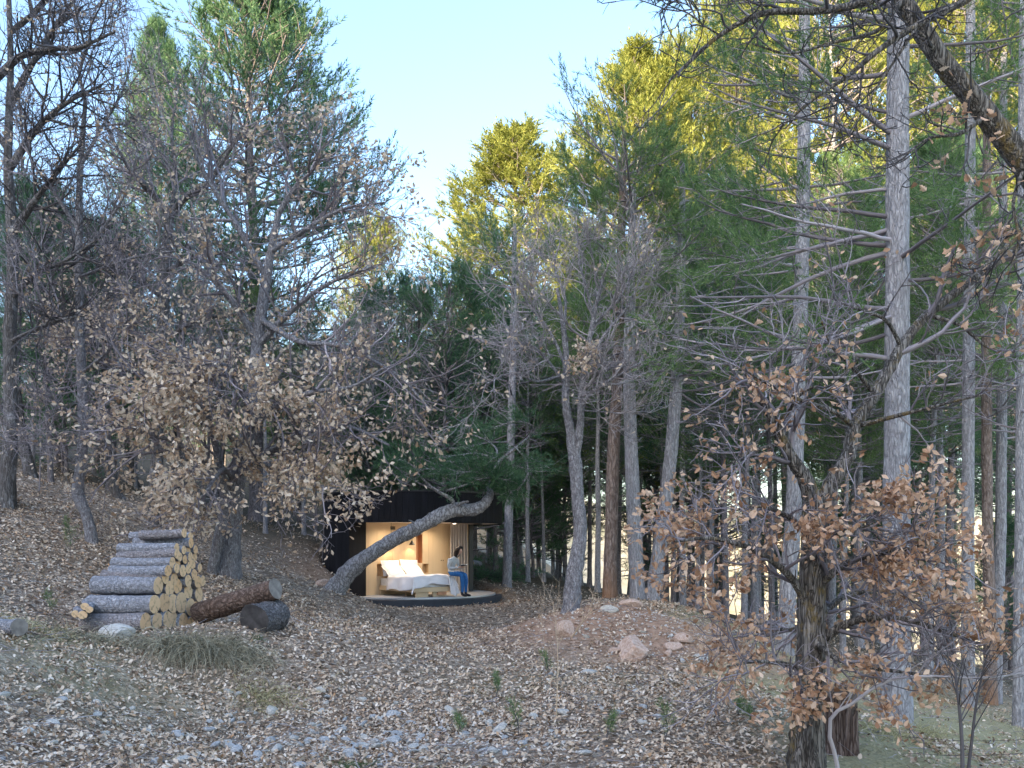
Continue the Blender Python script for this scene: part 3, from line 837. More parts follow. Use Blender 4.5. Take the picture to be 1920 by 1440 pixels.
bl = [(W([(918, 912, 22), (880, 890, 21.2), (830, 880, 20.6), (780, 880, 20.3)]), .03, .01), (W([(918, 910, 22), (905, 898, 21.6), (925, 895, 21.3), (950, 900, 21)]), .025, .01),
      (W([(930, 860, 22), (890, 850, 21.6), (850, 855, 21.2), (800, 860, 20.9)]), .03, .01), (W([(965, 838, 22.2), (985, 860, 21.8), (990, 890, 21.5), (970, 920, 21.2)]), .025, .01),
      (W([(990, 822, 22.4), (1000, 800, 22), (970, 790, 21.6), (930, 800, 21.2)]), .025, .01), (W([(930, 860, 22), (930, 840, 22.6), (900, 820, 23), (860, 810, 23.2)]), .03, .01),
      (W([(917, 915, 21.9), (930, 898, 21.4), (915, 896, 21), (890, 900, 20.8)]), .022, .008), (W([(917, 912, 21.9), (900, 888, 21.2), (870, 885, 20.7), (850, 890, 20.5)]), .022, .008), (W([(918, 910, 22), (935, 900, 21.6), (950, 910, 21.4), (958, 925, 21.3)]), .022, .008),
      (W([(786, 890, 21), (770, 870, 21), (740, 860, 20.8), (720, 870, 20.6)]), .02, .008), (W([(945, 850, 22.1), (960, 870, 22.6), (1000, 880, 23), (1040, 870, 23.3)]), .025, .01)]
P, Rd = limb_set(bl); P = P - bN
v, q = tubes(P, Rd, 6); mb.add(v, q, 0)
p, d, l, r = shoots_from(R, P, Rd, 18, .1, 1, (.5, 1.2), (.3, .5), None, flat=.5, upb=.05)
P2, R2 = sprout(R, p, d, np.clip(l, .3, .8), np.full(len(p), .008), 4, .12, (0, 0, .02), .5); v, q = tubes(P2, R2, 3); mb.add(v, q, 0)
S, D, _, _ = shoots_from(R, P2, R2, 10, .1, 1, (.4, .9), (1, 1), None, upb=.3)
v, t = needle_tris(R, S, D, R.uniform(.16, .30, len(S)), 16, .095, .012); mb.add(v, t, 1)
mb.obj('crown', [M['red_bark'], M['needle_dark']], PINE_N, [0])

# --- near oak on the right with rust coloured leaves
tr = W([(1513, 1475, 8), (1512, 1400), (1516, 1310), (1522, 1200), (1522, 1100), (1530, 1000), (1526, 935)])
limbs = [
    (W([(1526, 945, 8), (1508, 895, 7.95), (1482, 855, 7.9), (1455, 800, 7.85), (1428, 750, 7.8), (1400, 700, 7.7)]), .08, .022),
    (W([(1530, 965, 8), (1560, 905, 8), (1590, 855, 8), (1602, 800, 8.05), (1640, 740, 8.1), (1690, 650, 8.2), (1740, 590, 8.3), (1830, 520, 8.5), (1935, 445, 8.8)]), .075, .035),
    (W([(1522, 1150, 8), (1480, 1080, 7.8), (1420, 1035, 7.6), (1340, 1010, 7.4), (1265, 1015, 7.2)]), .04, .01),
    (W([(1524, 1110, 8), (1580, 1060, 7.8), (1640, 1040, 7.6), (1700, 1030, 7.5), (1730, 1020, 7.4)]), .035, .01),
    (W([(1522, 1210, 8), (1600, 1165, 7.8), (1680, 1160, 7.6), (1760, 1180, 7.4), (1840, 1210, 7.2)]), .045, .01),
    (W([(1518, 1260, 8), (1470, 1245, 7.7), (1420, 1240, 7.5), (1365, 1250, 7.3)]), .03, .008),
    (W([(1526, 1010, 8), (1480, 970, 7.8), (1430, 950, 7.6), (1380, 955, 7.5)]), .03, .009),
    (W([(1520, 1180, 8), (1580, 1120, 8.3), (1650, 1110, 8.6), (1720, 1120, 8.8)]), .035, .01),
    (W([(1520, 1190, 8), (1560, 1230, 7.7), (1620, 1250, 7.5), (1690, 1260, 7.4), (1760, 1270, 7.3)]), .03, .008),
    (W([(1522, 1160, 8), (1490, 1180, 8.3), (1440, 1180, 8.5), (1400, 1190, 8.6)]), .028, .008),
    (W([(1527, 990, 8), (1560, 1000, 7.7), (1600, 990, 7.5), (1640, 985, 7.4)]), .025, .008),
    (W([(1470, 830, 7.9), (1430, 840, 7.7), (1400, 850, 7.6), (1370, 870, 7.5)]), .022, .007),
    (W([(1455, 800, 7.85), (1480, 770, 7.7), (1500, 740, 7.6), (1540, 720, 7.5)]), .022, .007),
    (W([(1602, 800, 8.05), (1560, 770, 7.8), (1500, 750, 7.6), (1440, 720, 7.5), (1390, 690, 7.4)]), .025, .007),
    (W([(1640, 740, 8.1), (1600, 690, 7.9), (1560, 650, 7.8), (1540, 600, 7.7)]), .022, .007),
    (W([(1690, 650, 8.2), (1660, 600, 8), (1610, 580, 7.9), (1560, 560, 7.8)]), .022, .007),
    (W([(1602, 800, 8.05), (1680, 780, 7.8), (1760, 760, 7.6), (1840, 740, 7.5)]), .025, .008),
    (W([(1740, 590, 8.3), (1800, 610, 8.1), (1850, 650, 8), (1900, 660, 7.9)]), .022, .008),
]
OAK_R, bR, _, _ = hero_tree('oak_tree', 'near oak with furrowed dark trunk and rust brown leaves beside the split stump', tr, [.150, .142, .132, .125, .118, .112, .10], 17, 'oak_bark_near', 22, limbs, .07, .3)
P, Rd = limb_set(limbs); R = rs(21); mb = MB(); tips = []
low = np.r_[2:11]
twig_mass(R, mb, P[low] - bR, Rd[low], (13, 5, 3), (.35, .85), tips=tips, t0=.12, minr=.002, upb=0)
t2 = []
hi = np.r_[0:2, 11:18]
twig_mass(R, mb, P[hi] - bR, Rd[hi], (8, 5, 3), (.35, .9), tips=t2, t0=.3, minr=.002, upb=.05)
mb.obj('crown', M['twig_grey'], OAK_R, True)
def prob_low(p):
    w = p + bR
    return np.clip(.22 + .75 * vnoise(w[:, 0] * 3, w[:, 2] * 3.5, 14), .02, .85)
def prob_hi(p):
    w = p + bR
    px, py = HX + F * w[:, 0] / w[:, 1], HY - F * w[:, 2] / w[:, 1]
    a = np.exp(-(((px - 1440) / 85) ** 2) - (((py - 760) / 95) ** 2))
    return np.clip((.30 + .4 * vnoise(w[:, 0] * 4, w[:, 2] * 4, 15)) * a + .012, 0, 1)
a1 = leaves_on(R, tips, prob_low, 6, (.042, .078), .35, .05)
a2 = leaves_on(R, t2, prob_hi, 4, (.042, .078), .35, .05)
p, ax, nr, sz = [np.concatenate(x) for x in zip(a1, a2)]
leaf_parts(OAK_R, R, p + bR, ax, nr, sz, M['oak_leaf_rust'], 300, bR, True)

# --- oak standing just outside the right edge: its limbs hang into the top corner
tr = W([(2140, 1560, 8.4), (2150, 1250), (2140, 1000), (2110, 750, 8.4), (2060, 540), (1998, 420, 8.3), (1922, 310, 8.2), (1850, 216, 8.1), (1762, 108, 8), (1692, 0, 8), (1640, -90, 8)])
limbs = [
    (W([(2110, 750, 8.4), (2090, 500, 8.2), (2030, 250, 8), (1960, 60, 7.9), (1900, -90, 7.8)]), .10, .06),
    (W([(1930, -10, 7.85), (1860, -40, 7.8), (1812, 0, 7.7), (1722, 46, 7.6), (1650, 92, 7.5), (1590, 142, 7.5), (1530, 182, 7.4), (1462, 240, 7.4)]), .042, .010),
    (W([(1900, -90, 7.8), (1760, -60, 7.7), (1632, 0, 7.6), (1540, 20, 7.6), (1432, 25, 7.5), (1350, 66, 7.5), (1282, 126, 7.4), (1255, 152, 7.4)]), .045, .009),
    (W([(1692, 0, 8), (1668, 30, 7.8), (1640, 60, 7.7), (1560, 80, 7.6), (1480, 100, 7.5), (1410, 82, 7.5)]), .025, .006),
    (W([(1850, 216, 8.1), (1800, 250, 7.9), (1740, 260, 7.8), (1690, 300, 7.7)]), .022, .006),
    (W([(1722, 46, 7.6), (1680, 110, 7.5), (1640, 170, 7.5), (1600, 240, 7.4)]), .015, .005),
    (W([(1590, 142, 7.5), (1570, 190, 7.4), (1565, 230, 7.4)]), .010, .004),
    (W([(1998, 420, 8.3), (1930, 430, 8), (1880, 470, 7.8), (1820, 520, 7.7)]), .03, .008),
    (W([(1922, 310, 8.2), (1900, 380, 8), (1910, 450, 7.9), (1890, 520, 7.8)]), .02, .006),
    (W([(1762, 108, 8), (1720, 60, 7.8), (1650, 50, 7.7)]), .02, .008),
    (W([(1350, 66, 7.5), (1310, 40, 7.4), (1290, 10, 7.4), (1250, 0, 7.3)]), .008, .003),
    (W([(1432, 25, 7.5), (1420, -10, 7.4), (1380, -40, 7.4)]), .008, .003),
]
OAK_O, bO, _, _ = hero_tree('oak_tree', 'oak reaching black crooked limbs over the clearing from the upper right corner', tr, [.22, .2, .18, .16, .14, .12, .105, .095, .085, .075, .06], 18, 'oak_bark_near', 16, limbs, .05, .3)
P, Rd = limb_set(limbs); R = rs(22); mb = MB(); tips = []
twig_mass(R, mb, P - bO, Rd, (9, 4, 3), (.25, .75), tips=tips, t0=.15, minr=.0026, gn=.24, upb=.03)
mb.obj('crown', M['twig_dark'], OAK_O, True)
def prob_o(p):
    w = p + bO
    px, py = HX + F * w[:, 0] / w[:, 1], HY - F * w[:, 2] / w[:, 1]
    return np.where((px > 1720) & (py > 120), .10, .0)
p, ax, nr, sz = leaves_on(R, tips, prob_o, 3, (.06, .10), .4, .03)
leaf_parts(OAK_O, R, p + bO, ax, nr, sz, M['oak_leaf_rust'], 30, bO)

# --- the pines in front on the right, each with its own branches
def hero_pine(label, trunk, r, seed, bark, needle, nbr, z0, Lr, fol=.35, side=None, name='pine_tree', green=.8, k=14):
    o, b, C, rad = hero_tree(name, label, trunk, r, seed, bark, 16, None, .03, .22)
    R = rs(seed + 100)
    top = C[-1, 2]
    zs = np.sort(R.uniform(z0, top - .3, nbr)); crown = MB()
    for i, z in enumerate(zs):
        c = np.array([[np.interp(z, C[:, 2], C[:, j]) for j in range(3)]]) - b
        u = (z - z0) / (top - z0)
        az = i * 2.4 + R.uniform(-.5, .5)
        if side is not None and R.uniform() < .6: az = side + R.uniform(-.7, .7)
        el = math.radians(-12 + 40 * u + R.normal() * 9)
        L = R.uniform(*Lr) * (1 if u < .75 else 1.6 - .8 * u)
        P, Rd = sprout(R, c, np.array([[math.cos(az) * math.cos(el), math.sin(az) * math.cos(el), math.sin(el)]]), np.array([L]), np.array([.012 + .009 * L]), 9, .07, (0, 0, .035), .25)
        mb = MB(); v, q = tubes(P, Rd, 6); mb.add(v, q, 0)
        p, d, l, rr = shoots_from(R, P, Rd, 9, .25, 1, (.5, 1.1), (.22, .42), np.array([L]), flat=.5, upb=.08)
        P2, R2 = sprout(R, p, d, l, np.clip(rr, .004, .01), 5, .12, (0, 0, .05), .5); v, q = tubes(P2, R2, 3); mb.add(v, q, 0)
        p3, d3, l3, r3 = shoots_from(R, P2, R2, 3, .3, 1, (.4, 1), (.3, .5), None, upb=.1)
        P3, R3 = sprout(R, p3, d3, l3, np.full(len(p3), .0035), 3, .12, (0, 0, .03), .7); v, q = tubes(P3, R3, 3); mb.add(v, q, 0)
        if u > .12 and R.uniform() < green:
            S, D, _, _ = shoots_from(R, P2, R2, 5, .35, 1, (.3, .8), (1, 1), None, upb=.3)
            keep = np.linalg.norm(S - c, axis=1) > fol * L
            S, D = np.vstack([S[keep], P3[:, -1]]), np.vstack([D[keep], P3[:, -1] - P3[:, -2] + [0, 0, .02]])
            v, t = needle_tris(R, S, D, R.uniform(.18, .36, len(S)), int(k * 1.15), .11, .013); mb.add(v, t, 1)
        mb.obj('branch', [M['twig_grey'], M[needle]], o, [0])
    return o

hero_pine('tallest thick grey pine with a straight pale trunk right of the near oak', W([(1678, 1352, 13), (1680, 1200), (1680, 1000), (1682, 700), (1683, 400), (1684, 100), (1684, -200), (1684, -500)]),
          [.22, .20, .19, .175, .165, .15, .13, .09], 31, 'pine_bark', 'needle', 40, 2.2, (1.6, 3.6), .5, math.pi, k=18)
hero_pine('grey pine rising close behind the near oak with green boughs up high', W([(1470, 1215, 18), (1478, 1100), (1488, 950), (1497, 700), (1504, 480), (1508, 200), (1508, -150), (1508, -350)]),
          [.17, .165, .16, .15, .14, .12, .09, .05], 32, 'pine_bark', 'needle', 44, 3.2, (1.5, 3.0), .35, math.pi)
hero_pine('straight grey pine with short dead stubs standing right of the thick pale pine', W([(1816, 1318, 20), (1815, 1200), (1815, 900), (1817, 600), (1819, 300), (1820, -100), (1820, -300)]),
          [.145, .14, .13, .125, .11, .09, .05], 33, 'pine_bark', 'needle', 36, 2.0, (1.2, 2.6), .35)
hero_pine('pine with the darker warm trunk between the forked oak and the leaning grey pair', W([(1143, 1118, 21), (1146, 1000), (1150, 850), (1158, 700), (1165, 450), (1170, 250)]),
          [.16, .155, .145, .13, .10, .05], 34, 'pine_bark_warm', 'needle', 40, 3.5, (1.3, 2.6), .25, k=16)
hero_pine('grey pine tilting left, left one of the pair on the mound crest', W([(1197, 1128, 20.5), (1190, 1000), (1184, 850), (1180, 720), (1182, 550), (1188, 350)]),
          [.17, .165, .155, .14, .12, .06], 35, 'pine_bark', 'needle', 36, 4.0, (1.3, 2.6), .25, k=16)
hero_pine('grey pine tilting right, right one of the pair on the mound crest', W([(1220, 1130, 20.5), (1240, 1000), (1256, 870), (1268, 720), (1276, 560), (1280, 300)]),
          [.17, .16, .15, .14, .11, .06], 36, 'pine_bark', 'needle', 34, 3.0, (1.3, 2.8), .3, 0.3)
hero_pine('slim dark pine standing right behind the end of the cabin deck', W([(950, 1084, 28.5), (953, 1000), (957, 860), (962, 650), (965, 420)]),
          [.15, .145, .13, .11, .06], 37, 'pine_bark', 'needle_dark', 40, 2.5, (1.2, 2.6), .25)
hero_pine('left of two close pines with orange brown feet near the right edge', W([(1857, 1318, 21), (1856, 1150), (1852, 1000), (1850, 800), (1850, 500), (1850, 100)]),
          [.15, .14, .12, .115, .10, .07], 38, 'pine_bark_warm', 'needle', 30, 2.5, (1.1, 2.2), .3)
hero_pine('right of two close pines with orange brown feet near the right edge', W([(1866, 1320, 21.3), (1870, 1150), (1876, 1000), (1878, 800), (1880, 500), (1882, 100)]),
          [.14, .135, .125, .115, .10, .07], 39, 'pine_bark', 'needle', 30, 2.5, (1.1, 2.2), .3)
hero_pine('thin grey pine at the right edge beside the sunlit grass', W([(1908, 1345, 17), (1910, 1200), (1912, 1000), (1914, 700), (1916, 300), (1918, -100)]),
          [.10, .095, .09, .08, .07, .05], 40, 'pine_bark', 'needle', 28, 2.2, (1.0, 2.2), .3)

# --- shared kinds
PV = [Pine('forest_pine_a', 'pine_bark', 'needle', 'twig_grey', seed=51, H=21, zc=9.5, Rc=2.6, r0=.17, dead=22),
      Pine('forest_pine_b', 'pine_bark', 'needle', 'twig_grey', seed=52, H=19, zc=8.0, Rc=2.3, r0=.14, dead=26),
      Pine('forest_pine_c', 'pine_bark_dark', 'needle_dark', 'twig_grey', seed=53, H=17, zc=6.5, Rc=2.2, r0=.12, dead=26)]
PS = [Pine('full_pine_a', 'pine_bark', 'needle_sun_tint', 'twig_grey', seed=61, H=22, zc=4.5, Rc=5.0, r0=.20, cone=True, nb=5, shoots=5, k=16, nl=.17, w=.031, whorl=.85, tuft=(.32, .55), rise=.9, k1=9, fol=.22, dead=30),
      Pine('full_pine_b', 'pine_bark', 'needle_sun_tint', 'twig_grey', seed=62, H=22, zc=5.5, Rc=4.4, r0=.20, cone=False, nb=5, shoots=5, k=16, nl=.17, w=.031, whorl=.95, tuft=(.32, .55), rise=.9, k1=9, fol=.22, dead=30)]
PR = Pine('tall_pine', 'pine_bark', 'needle_sun_tint', 'twig_grey', seed=66, H=24, zc=13, Rc=3.3, r0=.19, cone=False, nb=5, shoots=5, k=16, nl=.17, w=.031, whorl=.9, tuft=(.32, .55), rise=.9, k1=9, fol=.25, dead=40)
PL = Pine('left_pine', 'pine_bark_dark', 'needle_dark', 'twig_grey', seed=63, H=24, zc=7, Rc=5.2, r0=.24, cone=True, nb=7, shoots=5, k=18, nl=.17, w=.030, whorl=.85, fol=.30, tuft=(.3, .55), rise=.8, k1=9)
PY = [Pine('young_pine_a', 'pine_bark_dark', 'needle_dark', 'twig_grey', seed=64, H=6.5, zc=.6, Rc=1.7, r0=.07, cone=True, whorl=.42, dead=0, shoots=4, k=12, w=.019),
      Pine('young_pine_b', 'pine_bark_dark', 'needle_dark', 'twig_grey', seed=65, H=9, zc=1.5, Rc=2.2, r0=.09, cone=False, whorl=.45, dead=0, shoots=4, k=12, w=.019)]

def top_scale(H, x, y, py):
    """scale that brings the top of a tree of height H to pixel row py"""
    return ((HY - py) * y / F - gz(x, y)) / H

def put_top(kind, H, px, Y, py, label, group=None, rz=0, name='pine_tree', sxy=1.0):
    x = (px - HX) * Y / F
    return kind.put(x, Y, label, group, rz, top_scale(H, x, Y, py), name, sxy=sxy)

put_top(PL, 24, 482, 30, -130, 'tallest dark green pine rising above the bare oaks on the left', rz=.4, sxy=1.25)
put_top(PL, 24, 300, 36, 60, 'dark pine half hidden in bare twigs left of the tallest left pine', rz=2.0, sxy=.7)
put_top(PS[0], 22, 965, 55, 262, 'broad sunlit yellow green pine, lowest top against the open sky', rz=.3, sxy=1.9)
put_top(PS[0], 22, 1192, 42, 110, 'tall cone shaped pine with sunlit tip at the right of the open sky', rz=1.9, sxy=1.5)
put_top(PS[1], 22, 1278, 47, 138, 'sunlit pine close behind the tall cone shaped pine', rz=.9)
put_top(PS[0], 22, 1085, 40, 480, 'dense shaded green pine below the sunlit pines behind the forked oak', rz=4.0, sxy=1.3)
put_top(PS[1], 22, 890, 46, 600, 'green pine filling the gap behind the cabin roof', rz=3.0, sxy=1.2)
put_top(PS[1], 22, 700, 50, 430, 'sunlit pine showing through bare twigs left of the open sky', rz=2.2, sxy=1.1)
SUNL = ['sunlit pine whose crown fills the gap left of the grey pine behind the near oak', 'sunlit pine directly behind the grey pine that rises above the near oak', 'sunlit pine between the two straightest grey pines on the right', 'sunlit pine close behind the thick pale pine', 'sunlit pine behind the straight grey pine with dead stubs', 'sunlit pine behind the two close pines near the right edge', 'sunlit pine just right of the tall cone shaped one, under the black oak twigs', 'sunlit pine half cut off by the right edge']
for i, (px, Y, py, k) in enumerate([(1400, 50, -20, 0), (1480, 58, 40, 1), (1560, 46, -60, 1), (1640, 55, -30, 0), (1780, 50, -60, 0), (1890, 50, -80, 0), (1345, 60, 130, 1), (1960, 47, -60, 1)]):
    put_top(PR, 24, px, Y, py, SUNL[i], 'sunlit pines behind the grey trunks', rz=i * 1.3)

# --- trunks of the wood that can be told apart, then the wood behind them
WOODR = 'slim pine trunk with bare dark lower stem deep in the wood right of the mound'
R = rs(77)
spots = [(1307, 26), (1335, 27), (1361, 24), (1395, 24), (1415, 30), (1447, 28), (1580, 24), (1612, 27), (1625, 33), (1740, 24), (1766, 26), (1777, 33), (1560, 32), (1280, 30), (1262, 34), (1240, 36), (1120, 30), (1105, 37), (1020, 34), (990, 31), (970, 36), (1045, 42), (1078, 33), (1160, 38)]
NEARR = {1307: 'dark trunk first to the right of the tilted grey pair on the mound', 1335: 'second dark trunk to the right of the tilted grey pair on the mound', 1361: 'thin straight grey stem at the end of the mound shoulder',
         1395: 'straight pale grey trunk just right of the thin stem at the end of the mound', 1447: 'dark trunk seen between the rust leaves and the grey pine behind the near oak', 1580: 'grey trunk just right of the near oak fork',
         1612: 'dark trunk midway between the near oak and the thick pale pine', 1740: 'thin trunk first to the right of the thick pale pine', 1766: 'darker trunk second to the right of the thick pale pine'}
for i, (px, Y) in enumerate(spots):
    x = (px - HX) * Y / F
    k = [1, 0, 2][i % 3]
    py = np.interp(px, [950, 1100, 1250, 1400, 1900], [600, 560, 500, 420, 340]) + R.uniform(-100, 140)
    put_top(PV[k], [21, 19, 17][k], px, Y, py, NEARR.get(px, WOODR), 'pine trunks in the wood right of the mound', R.uniform(0, 6), sxy=1.1)
n = 0
occ = [((px - HX) * Y / F, Y) for px, Y in spots]
while n < 46:
    Y = R.uniform(30, 66); px = R.uniform(1010, 1990)
    x = (px - HX) * Y / F
    if min((x - a) ** 2 + (Y - b) ** 2 for a, b in occ) < 1.6: continue
    occ.append((x, Y)); n += 1
    py = np.interp(px, [950, 1100, 1250, 1400, 1900], [620, 600, 560, 500, 420]) + R.uniform(-60, 160)
    put_top(PV[n % 3], [21, 19, 17][n % 3], px, Y, py, WOODR, 'pine trunks in the wood right of the mound', R.uniform(0, 6), sxy=1.1)
WOODL = 'dark pine trunk in the shaded wood behind the bare oaks'
for i, (px, Y) in enumerate([(570, 29), (592, 31), (545, 33), (498, 27), (470, 34), (405, 30), (392, 36), (350, 33), (255, 30), (215, 33), (118, 27), (62, 26), (90, 34), (35, 32), (640, 36), (690, 40), (740, 37), (790, 42), (845, 39), (880, 36), (915, 44), (530, 42), (440, 44), (160, 40), (300, 42)]):
    k = [0, 2, 1][i % 3]
    py = np.interp(px, [0, 250, 300, 640, 700, 900, 1000], [430, 480, 540, 590, 620, 650, 600]) + R.uniform(-30, 110)
    put_top(PV[k], [21, 19, 17][[0, 1, 2].index(k)], px, Y, py, WOODL, 'pine trunks in the wood behind the oaks', R.uniform(0, 6), sxy=1.25)

YNG = 'young dark green pine with boughs to the ground behind the cabin'
for i, (px, Y, s) in enumerate([(770, 32, 1.0), (830, 30.5, 1.1), (880, 33, 1.1), (930, 35, 1.2), (1000, 36, 1.0), (720, 34, 1.1), (1050, 40, 1.0), (860, 38, 1.0), (960, 42, 1.1), (780, 40, .9), (690, 33, .8)]):
    x = (px - HX) * Y / F
    PY[i % 2].put(x, Y, YNG, 'young pines behind the cabin', i * 1.7, s, 'young_pine')
YNL = 'young dark green pine standing in the shade behind the slim lichen grey oak'
for i, (px, Y, s) in enumerate([(95, 24, .85), (125, 27, .9), (205, 26, .85), (150, 30, 1.0), (60, 29, .9)]):
    x = (px - HX) * Y / F
    PY[(i + 1) % 2].put(x, Y, YNL, 'young pines behind the left oaks', i * 2.1, s, 'young_pine')
YNR = 'low green young pine between the grey trunks on the right'
for i, (px, Y, s) in enumerate([(1760, 34, .9), (1700, 38, 1.0), (1540, 40, .9), (1350, 44, 1.0), (1880, 36, 1.0), (1640, 46, 1.1), (1450, 50, 1.1), (1230, 46, 1.0)]):
    x = (px - HX) * Y / F
    PY[i % 2].put(x, Y, YNR, 'young pines between the right trunks', i * 1.1, s, 'young_pine')

# --- bare oaks behind the front row on the left
OV = [Oak('bare_oak_a', 71, 12, .15, 3.2), Oak('bare_oak_b', 72, 11, .13, 2.8, 'oak_bark', 'twig_pale', counts=(6, 6, 4)), Oak('bare_oak_c', 73, 13, .16, 3.0, 'oak_bark', 'twig_dark')]
BO = 'leafless oak in the thicket of bare twigs on the left bank'
for i, (px, Y, s) in enumerate([(60, 24, .9), (110, 28, .9), (225, 25, .75), (355, 27, .75), (400, 33, .85), (180, 33, .9), (500, 30, .7), (560, 34, .72), (255, 31, .92), (330, 36, .95), (30, 33, 1.0), (110, 36, 1.05)]):
    x = (px - HX) * Y / F
    OV[[0, 1, 2, 1][i % 4]].put(x, Y, BO, 'bare oaks on the left bank', i * 2.3, s)
x = (640 - HX) * 27.5 / F
OV[1].put(x, 27.5, 'pale leafless oak rising just behind the left side of the cabin', None, 1.0, .82)
x = (760 - HX) * 31 / F
OV[1].put(x, 31, 'pale leafless oak whose twigs stand against the sky above the cabin', None, 2.6, 1.03)
x = (845 - HX) * 34 / F
OV[1].put(x, 34, 'small leafless oak behind the cabin roof, right of the paler ones', None, 4.0, .86)
# --- dense wood closing the view behind the cabin and the left bank
BK = 'dense green pine closing the view in the shaded wood behind the cabin'
R = rs(78)
for i in range(34):
    px = 20 + 31 * i + R.uniform(-14, 14); Y = R.uniform(44, 74)
    x = (px - HX) * Y / F
    py = np.interp(px, [0, 250, 500, 700, 1000, 1100], [680, 690, 690, 670, 650, 620]) + R.uniform(-40, 70)
    put_top(PY[1], 9, px, Y, py, BK, 'dense pines closing the view behind the cabin', R.uniform(0, 6), sxy=1.15)
# ---------------------------------------------------------------- the round black cabin
CX, CY = CAB
RO, RI, RD = 2.63, 1.95, 2.42           # outer ring, room, deck radius
ZD, ZC, ZR = -1.45, .61, 1.43           # deck, ceiling, roof edge
M['char'] = plain('charred_cladding', (.0065, .0068, .010), .6, .2, .35, 5, 0, (6, 6, .4), .3)
M['char_b'] = plain('charred_cladding_b', (.009, .0095, .014), .6, .2, .35, 5, 0, (6, 6, .4), .3)
M['ply'] = plain('pale_plywood', (.70, .53, .34), .5, .3, .03, 3, 0, (7, 7, .5))
M['ply_b'] = plain('pale_plywood_b', (.69, .52, .335), .5, .3, .03, 3, 0, (7, 7, .5))
M['ply_red'] = plain('copper_niche', (.52, .27, .15), .5, .3, .08, 3)
M['ceil'] = plain('ceiling_board', (.66, .57, .50), .6, .2, .04, 2)
M['deck'] = plain('deck_grey', (.42, .42, .43), .5, .4, .10, 5, 0, (1, 8, 1))
M['dark_metal'] = plain('dark_metal', (.02, .02, .022), .4, .5, .1, 4)
M['steel'] = plain('rim_metal', (.55, .57, .60), .35, .5, .05, 4, .6)
def lamp_glow(name, c, s):
    t = NT(name); t.color((.9, .85, .75)); t.p.inputs['Emission Color'].default_value = (*c, 1); t.p.inputs['Emission Strength'].default_value = s; return t.m
M['bulb'] = lamp_glow('warm_bulb', (1, .70, .38), 6.0)
M['led'] = lamp_glow('downlight_glow', (1, .85, .65), 2.0)

CABIN = thing('cabin', 'round black timber cabin with an open lit bedroom under the leaning pine', 'cabin', (CX, CY, ZD))
CB = np.array([CX, CY, ZD])
def ring_piece(r0, r1, a0, a1, z0, z1, n=8):
    """a curved block between two radii, angles in degrees, heights from the deck"""
    a = np.radians(np.linspace(a0, a1, n + 1))
    c, s = np.cos(a), np.sin(a)
    V = np.concatenate([np.stack([r * c, r * s, np.full(n + 1, z)], -1) for r, z in ((r0, z0), (r1, z0), (r1, z1), (r0, z1))])
    m = n + 1; i = np.arange(n)
    Q = np.concatenate([np.stack([k * m + i, k * m + i + 1, ((k + 1) % 4) * m + i + 1, ((k + 1) % 4) * m + i], -1) for k in range(4)])
    ends = np.array([[0, m, 2 * m, 3 * m], [3 * m + n, 2 * m + n, m + n, n]])
    return V, np.vstack([Q, ends])
def disc(r, z0, z1, n=72):
    a = np.arange(n) * 2 * math.pi / n
    V = np.concatenate([np.stack([r * np.cos(a), r * np.sin(a), np.full(n, z)], -1) for z in (z0, z1)] + [np.array([[0, 0, z0], [0, 0, z1]])])
    i = np.arange(n); j = (i + 1) % n
    return V, np.stack([i, j, n + j, n + i], -1), np.concatenate([np.stack([np.full(n, 2 * n), j, i], -1), np.stack([np.full(n, 2 * n + 1), n + i, n + j], -1)])
def box(x0, x1, y0, y1, z0, z1):
    V = np.array([(x, y, z) for z in (z0, z1) for y in (y0, y1) for x in (x0, x1)], float)
    return V, np.array([(0, 2, 3, 1), (4, 5, 7, 6), (0, 1, 5, 4), (2, 6, 7, 3), (0, 4, 6, 2), (1, 3, 7, 5)])
def bevel_box(name, dims, mat, parent, loc, rot=(0, 0, 0), r=.01, seg=2, **k):
    V, Q = box(-dims[0] / 2, dims[0] / 2, -dims[1] / 2, dims[1] / 2, -dims[2] / 2, dims[2] / 2)
    o = MB().add(V, Q).obj(name, mat, parent, **k)
    o.location = loc; o.rotation_euler = rot
    b = o.modifiers.new('bevel', 'BEVEL'); b.width = r; b.segments = seg
    return o

HD, HC, HR = 0.0, ZC - ZD, ZR - ZD
v, q, t = disc(RO - .02, HR - .06, HR - .02); MB().add(v, [q, t]).obj('roof', M['char'], CABIN)
v, q, t = disc(RO - .05, HC, HC + .05); MB().add(v, [q, t]).obj('ceiling', M['ceil'], CABIN)
v, q, t = disc(RD, -.045, 0); MB().add(v, [q, t]).obj('deck', M['deck'], CABIN)
v, q = ring_piece(RD + .002, RD + .02, 0, 360, -.05, -.004, 90); MB().add(v, q).obj('deck_rim', M['steel'], CABIN)
v, q, t = disc(RO, -.42, -.06); MB().add(v, [q, t]).obj('plinth', plain('plinth_slate', (.035, .042, .055), .6, .3, .2, 5), CABIN)
v, q = ring_piece(RO - .05, RO - .02, 0, 360, HC - .01, HR - .02, 90); MB().add(v, q).obj('fascia_frame', M['char'], CABIN)
v, q = ring_piece(RO + .0, RO + .03, 0, 360, HR - .022, HR + .012, 90); MB().add(v, q).obj('roof_edge', M['dark_metal'], CABIN)
R = rs(90)
nb = 100; st = 360 / nb                                            # boards of the fascia
for i in range(nb):
    e = R.uniform(-.001, .0015)
    v, q = ring_piece(RO - .018 + e, RO + .006 + e, i * st + .07, (i + 1) * st - .07, HC - .025 - R.uniform(0, .004), HR - .024, 1)
    MB().add(v, q).obj('board', M['char' if R.uniform() < .6 else 'char_b'], CABIN)
A0, A1 = 55, 235                                                    # boards of the outer wall, from behind the room round to the left jamb
n = 50; st = (A1 - A0) / n
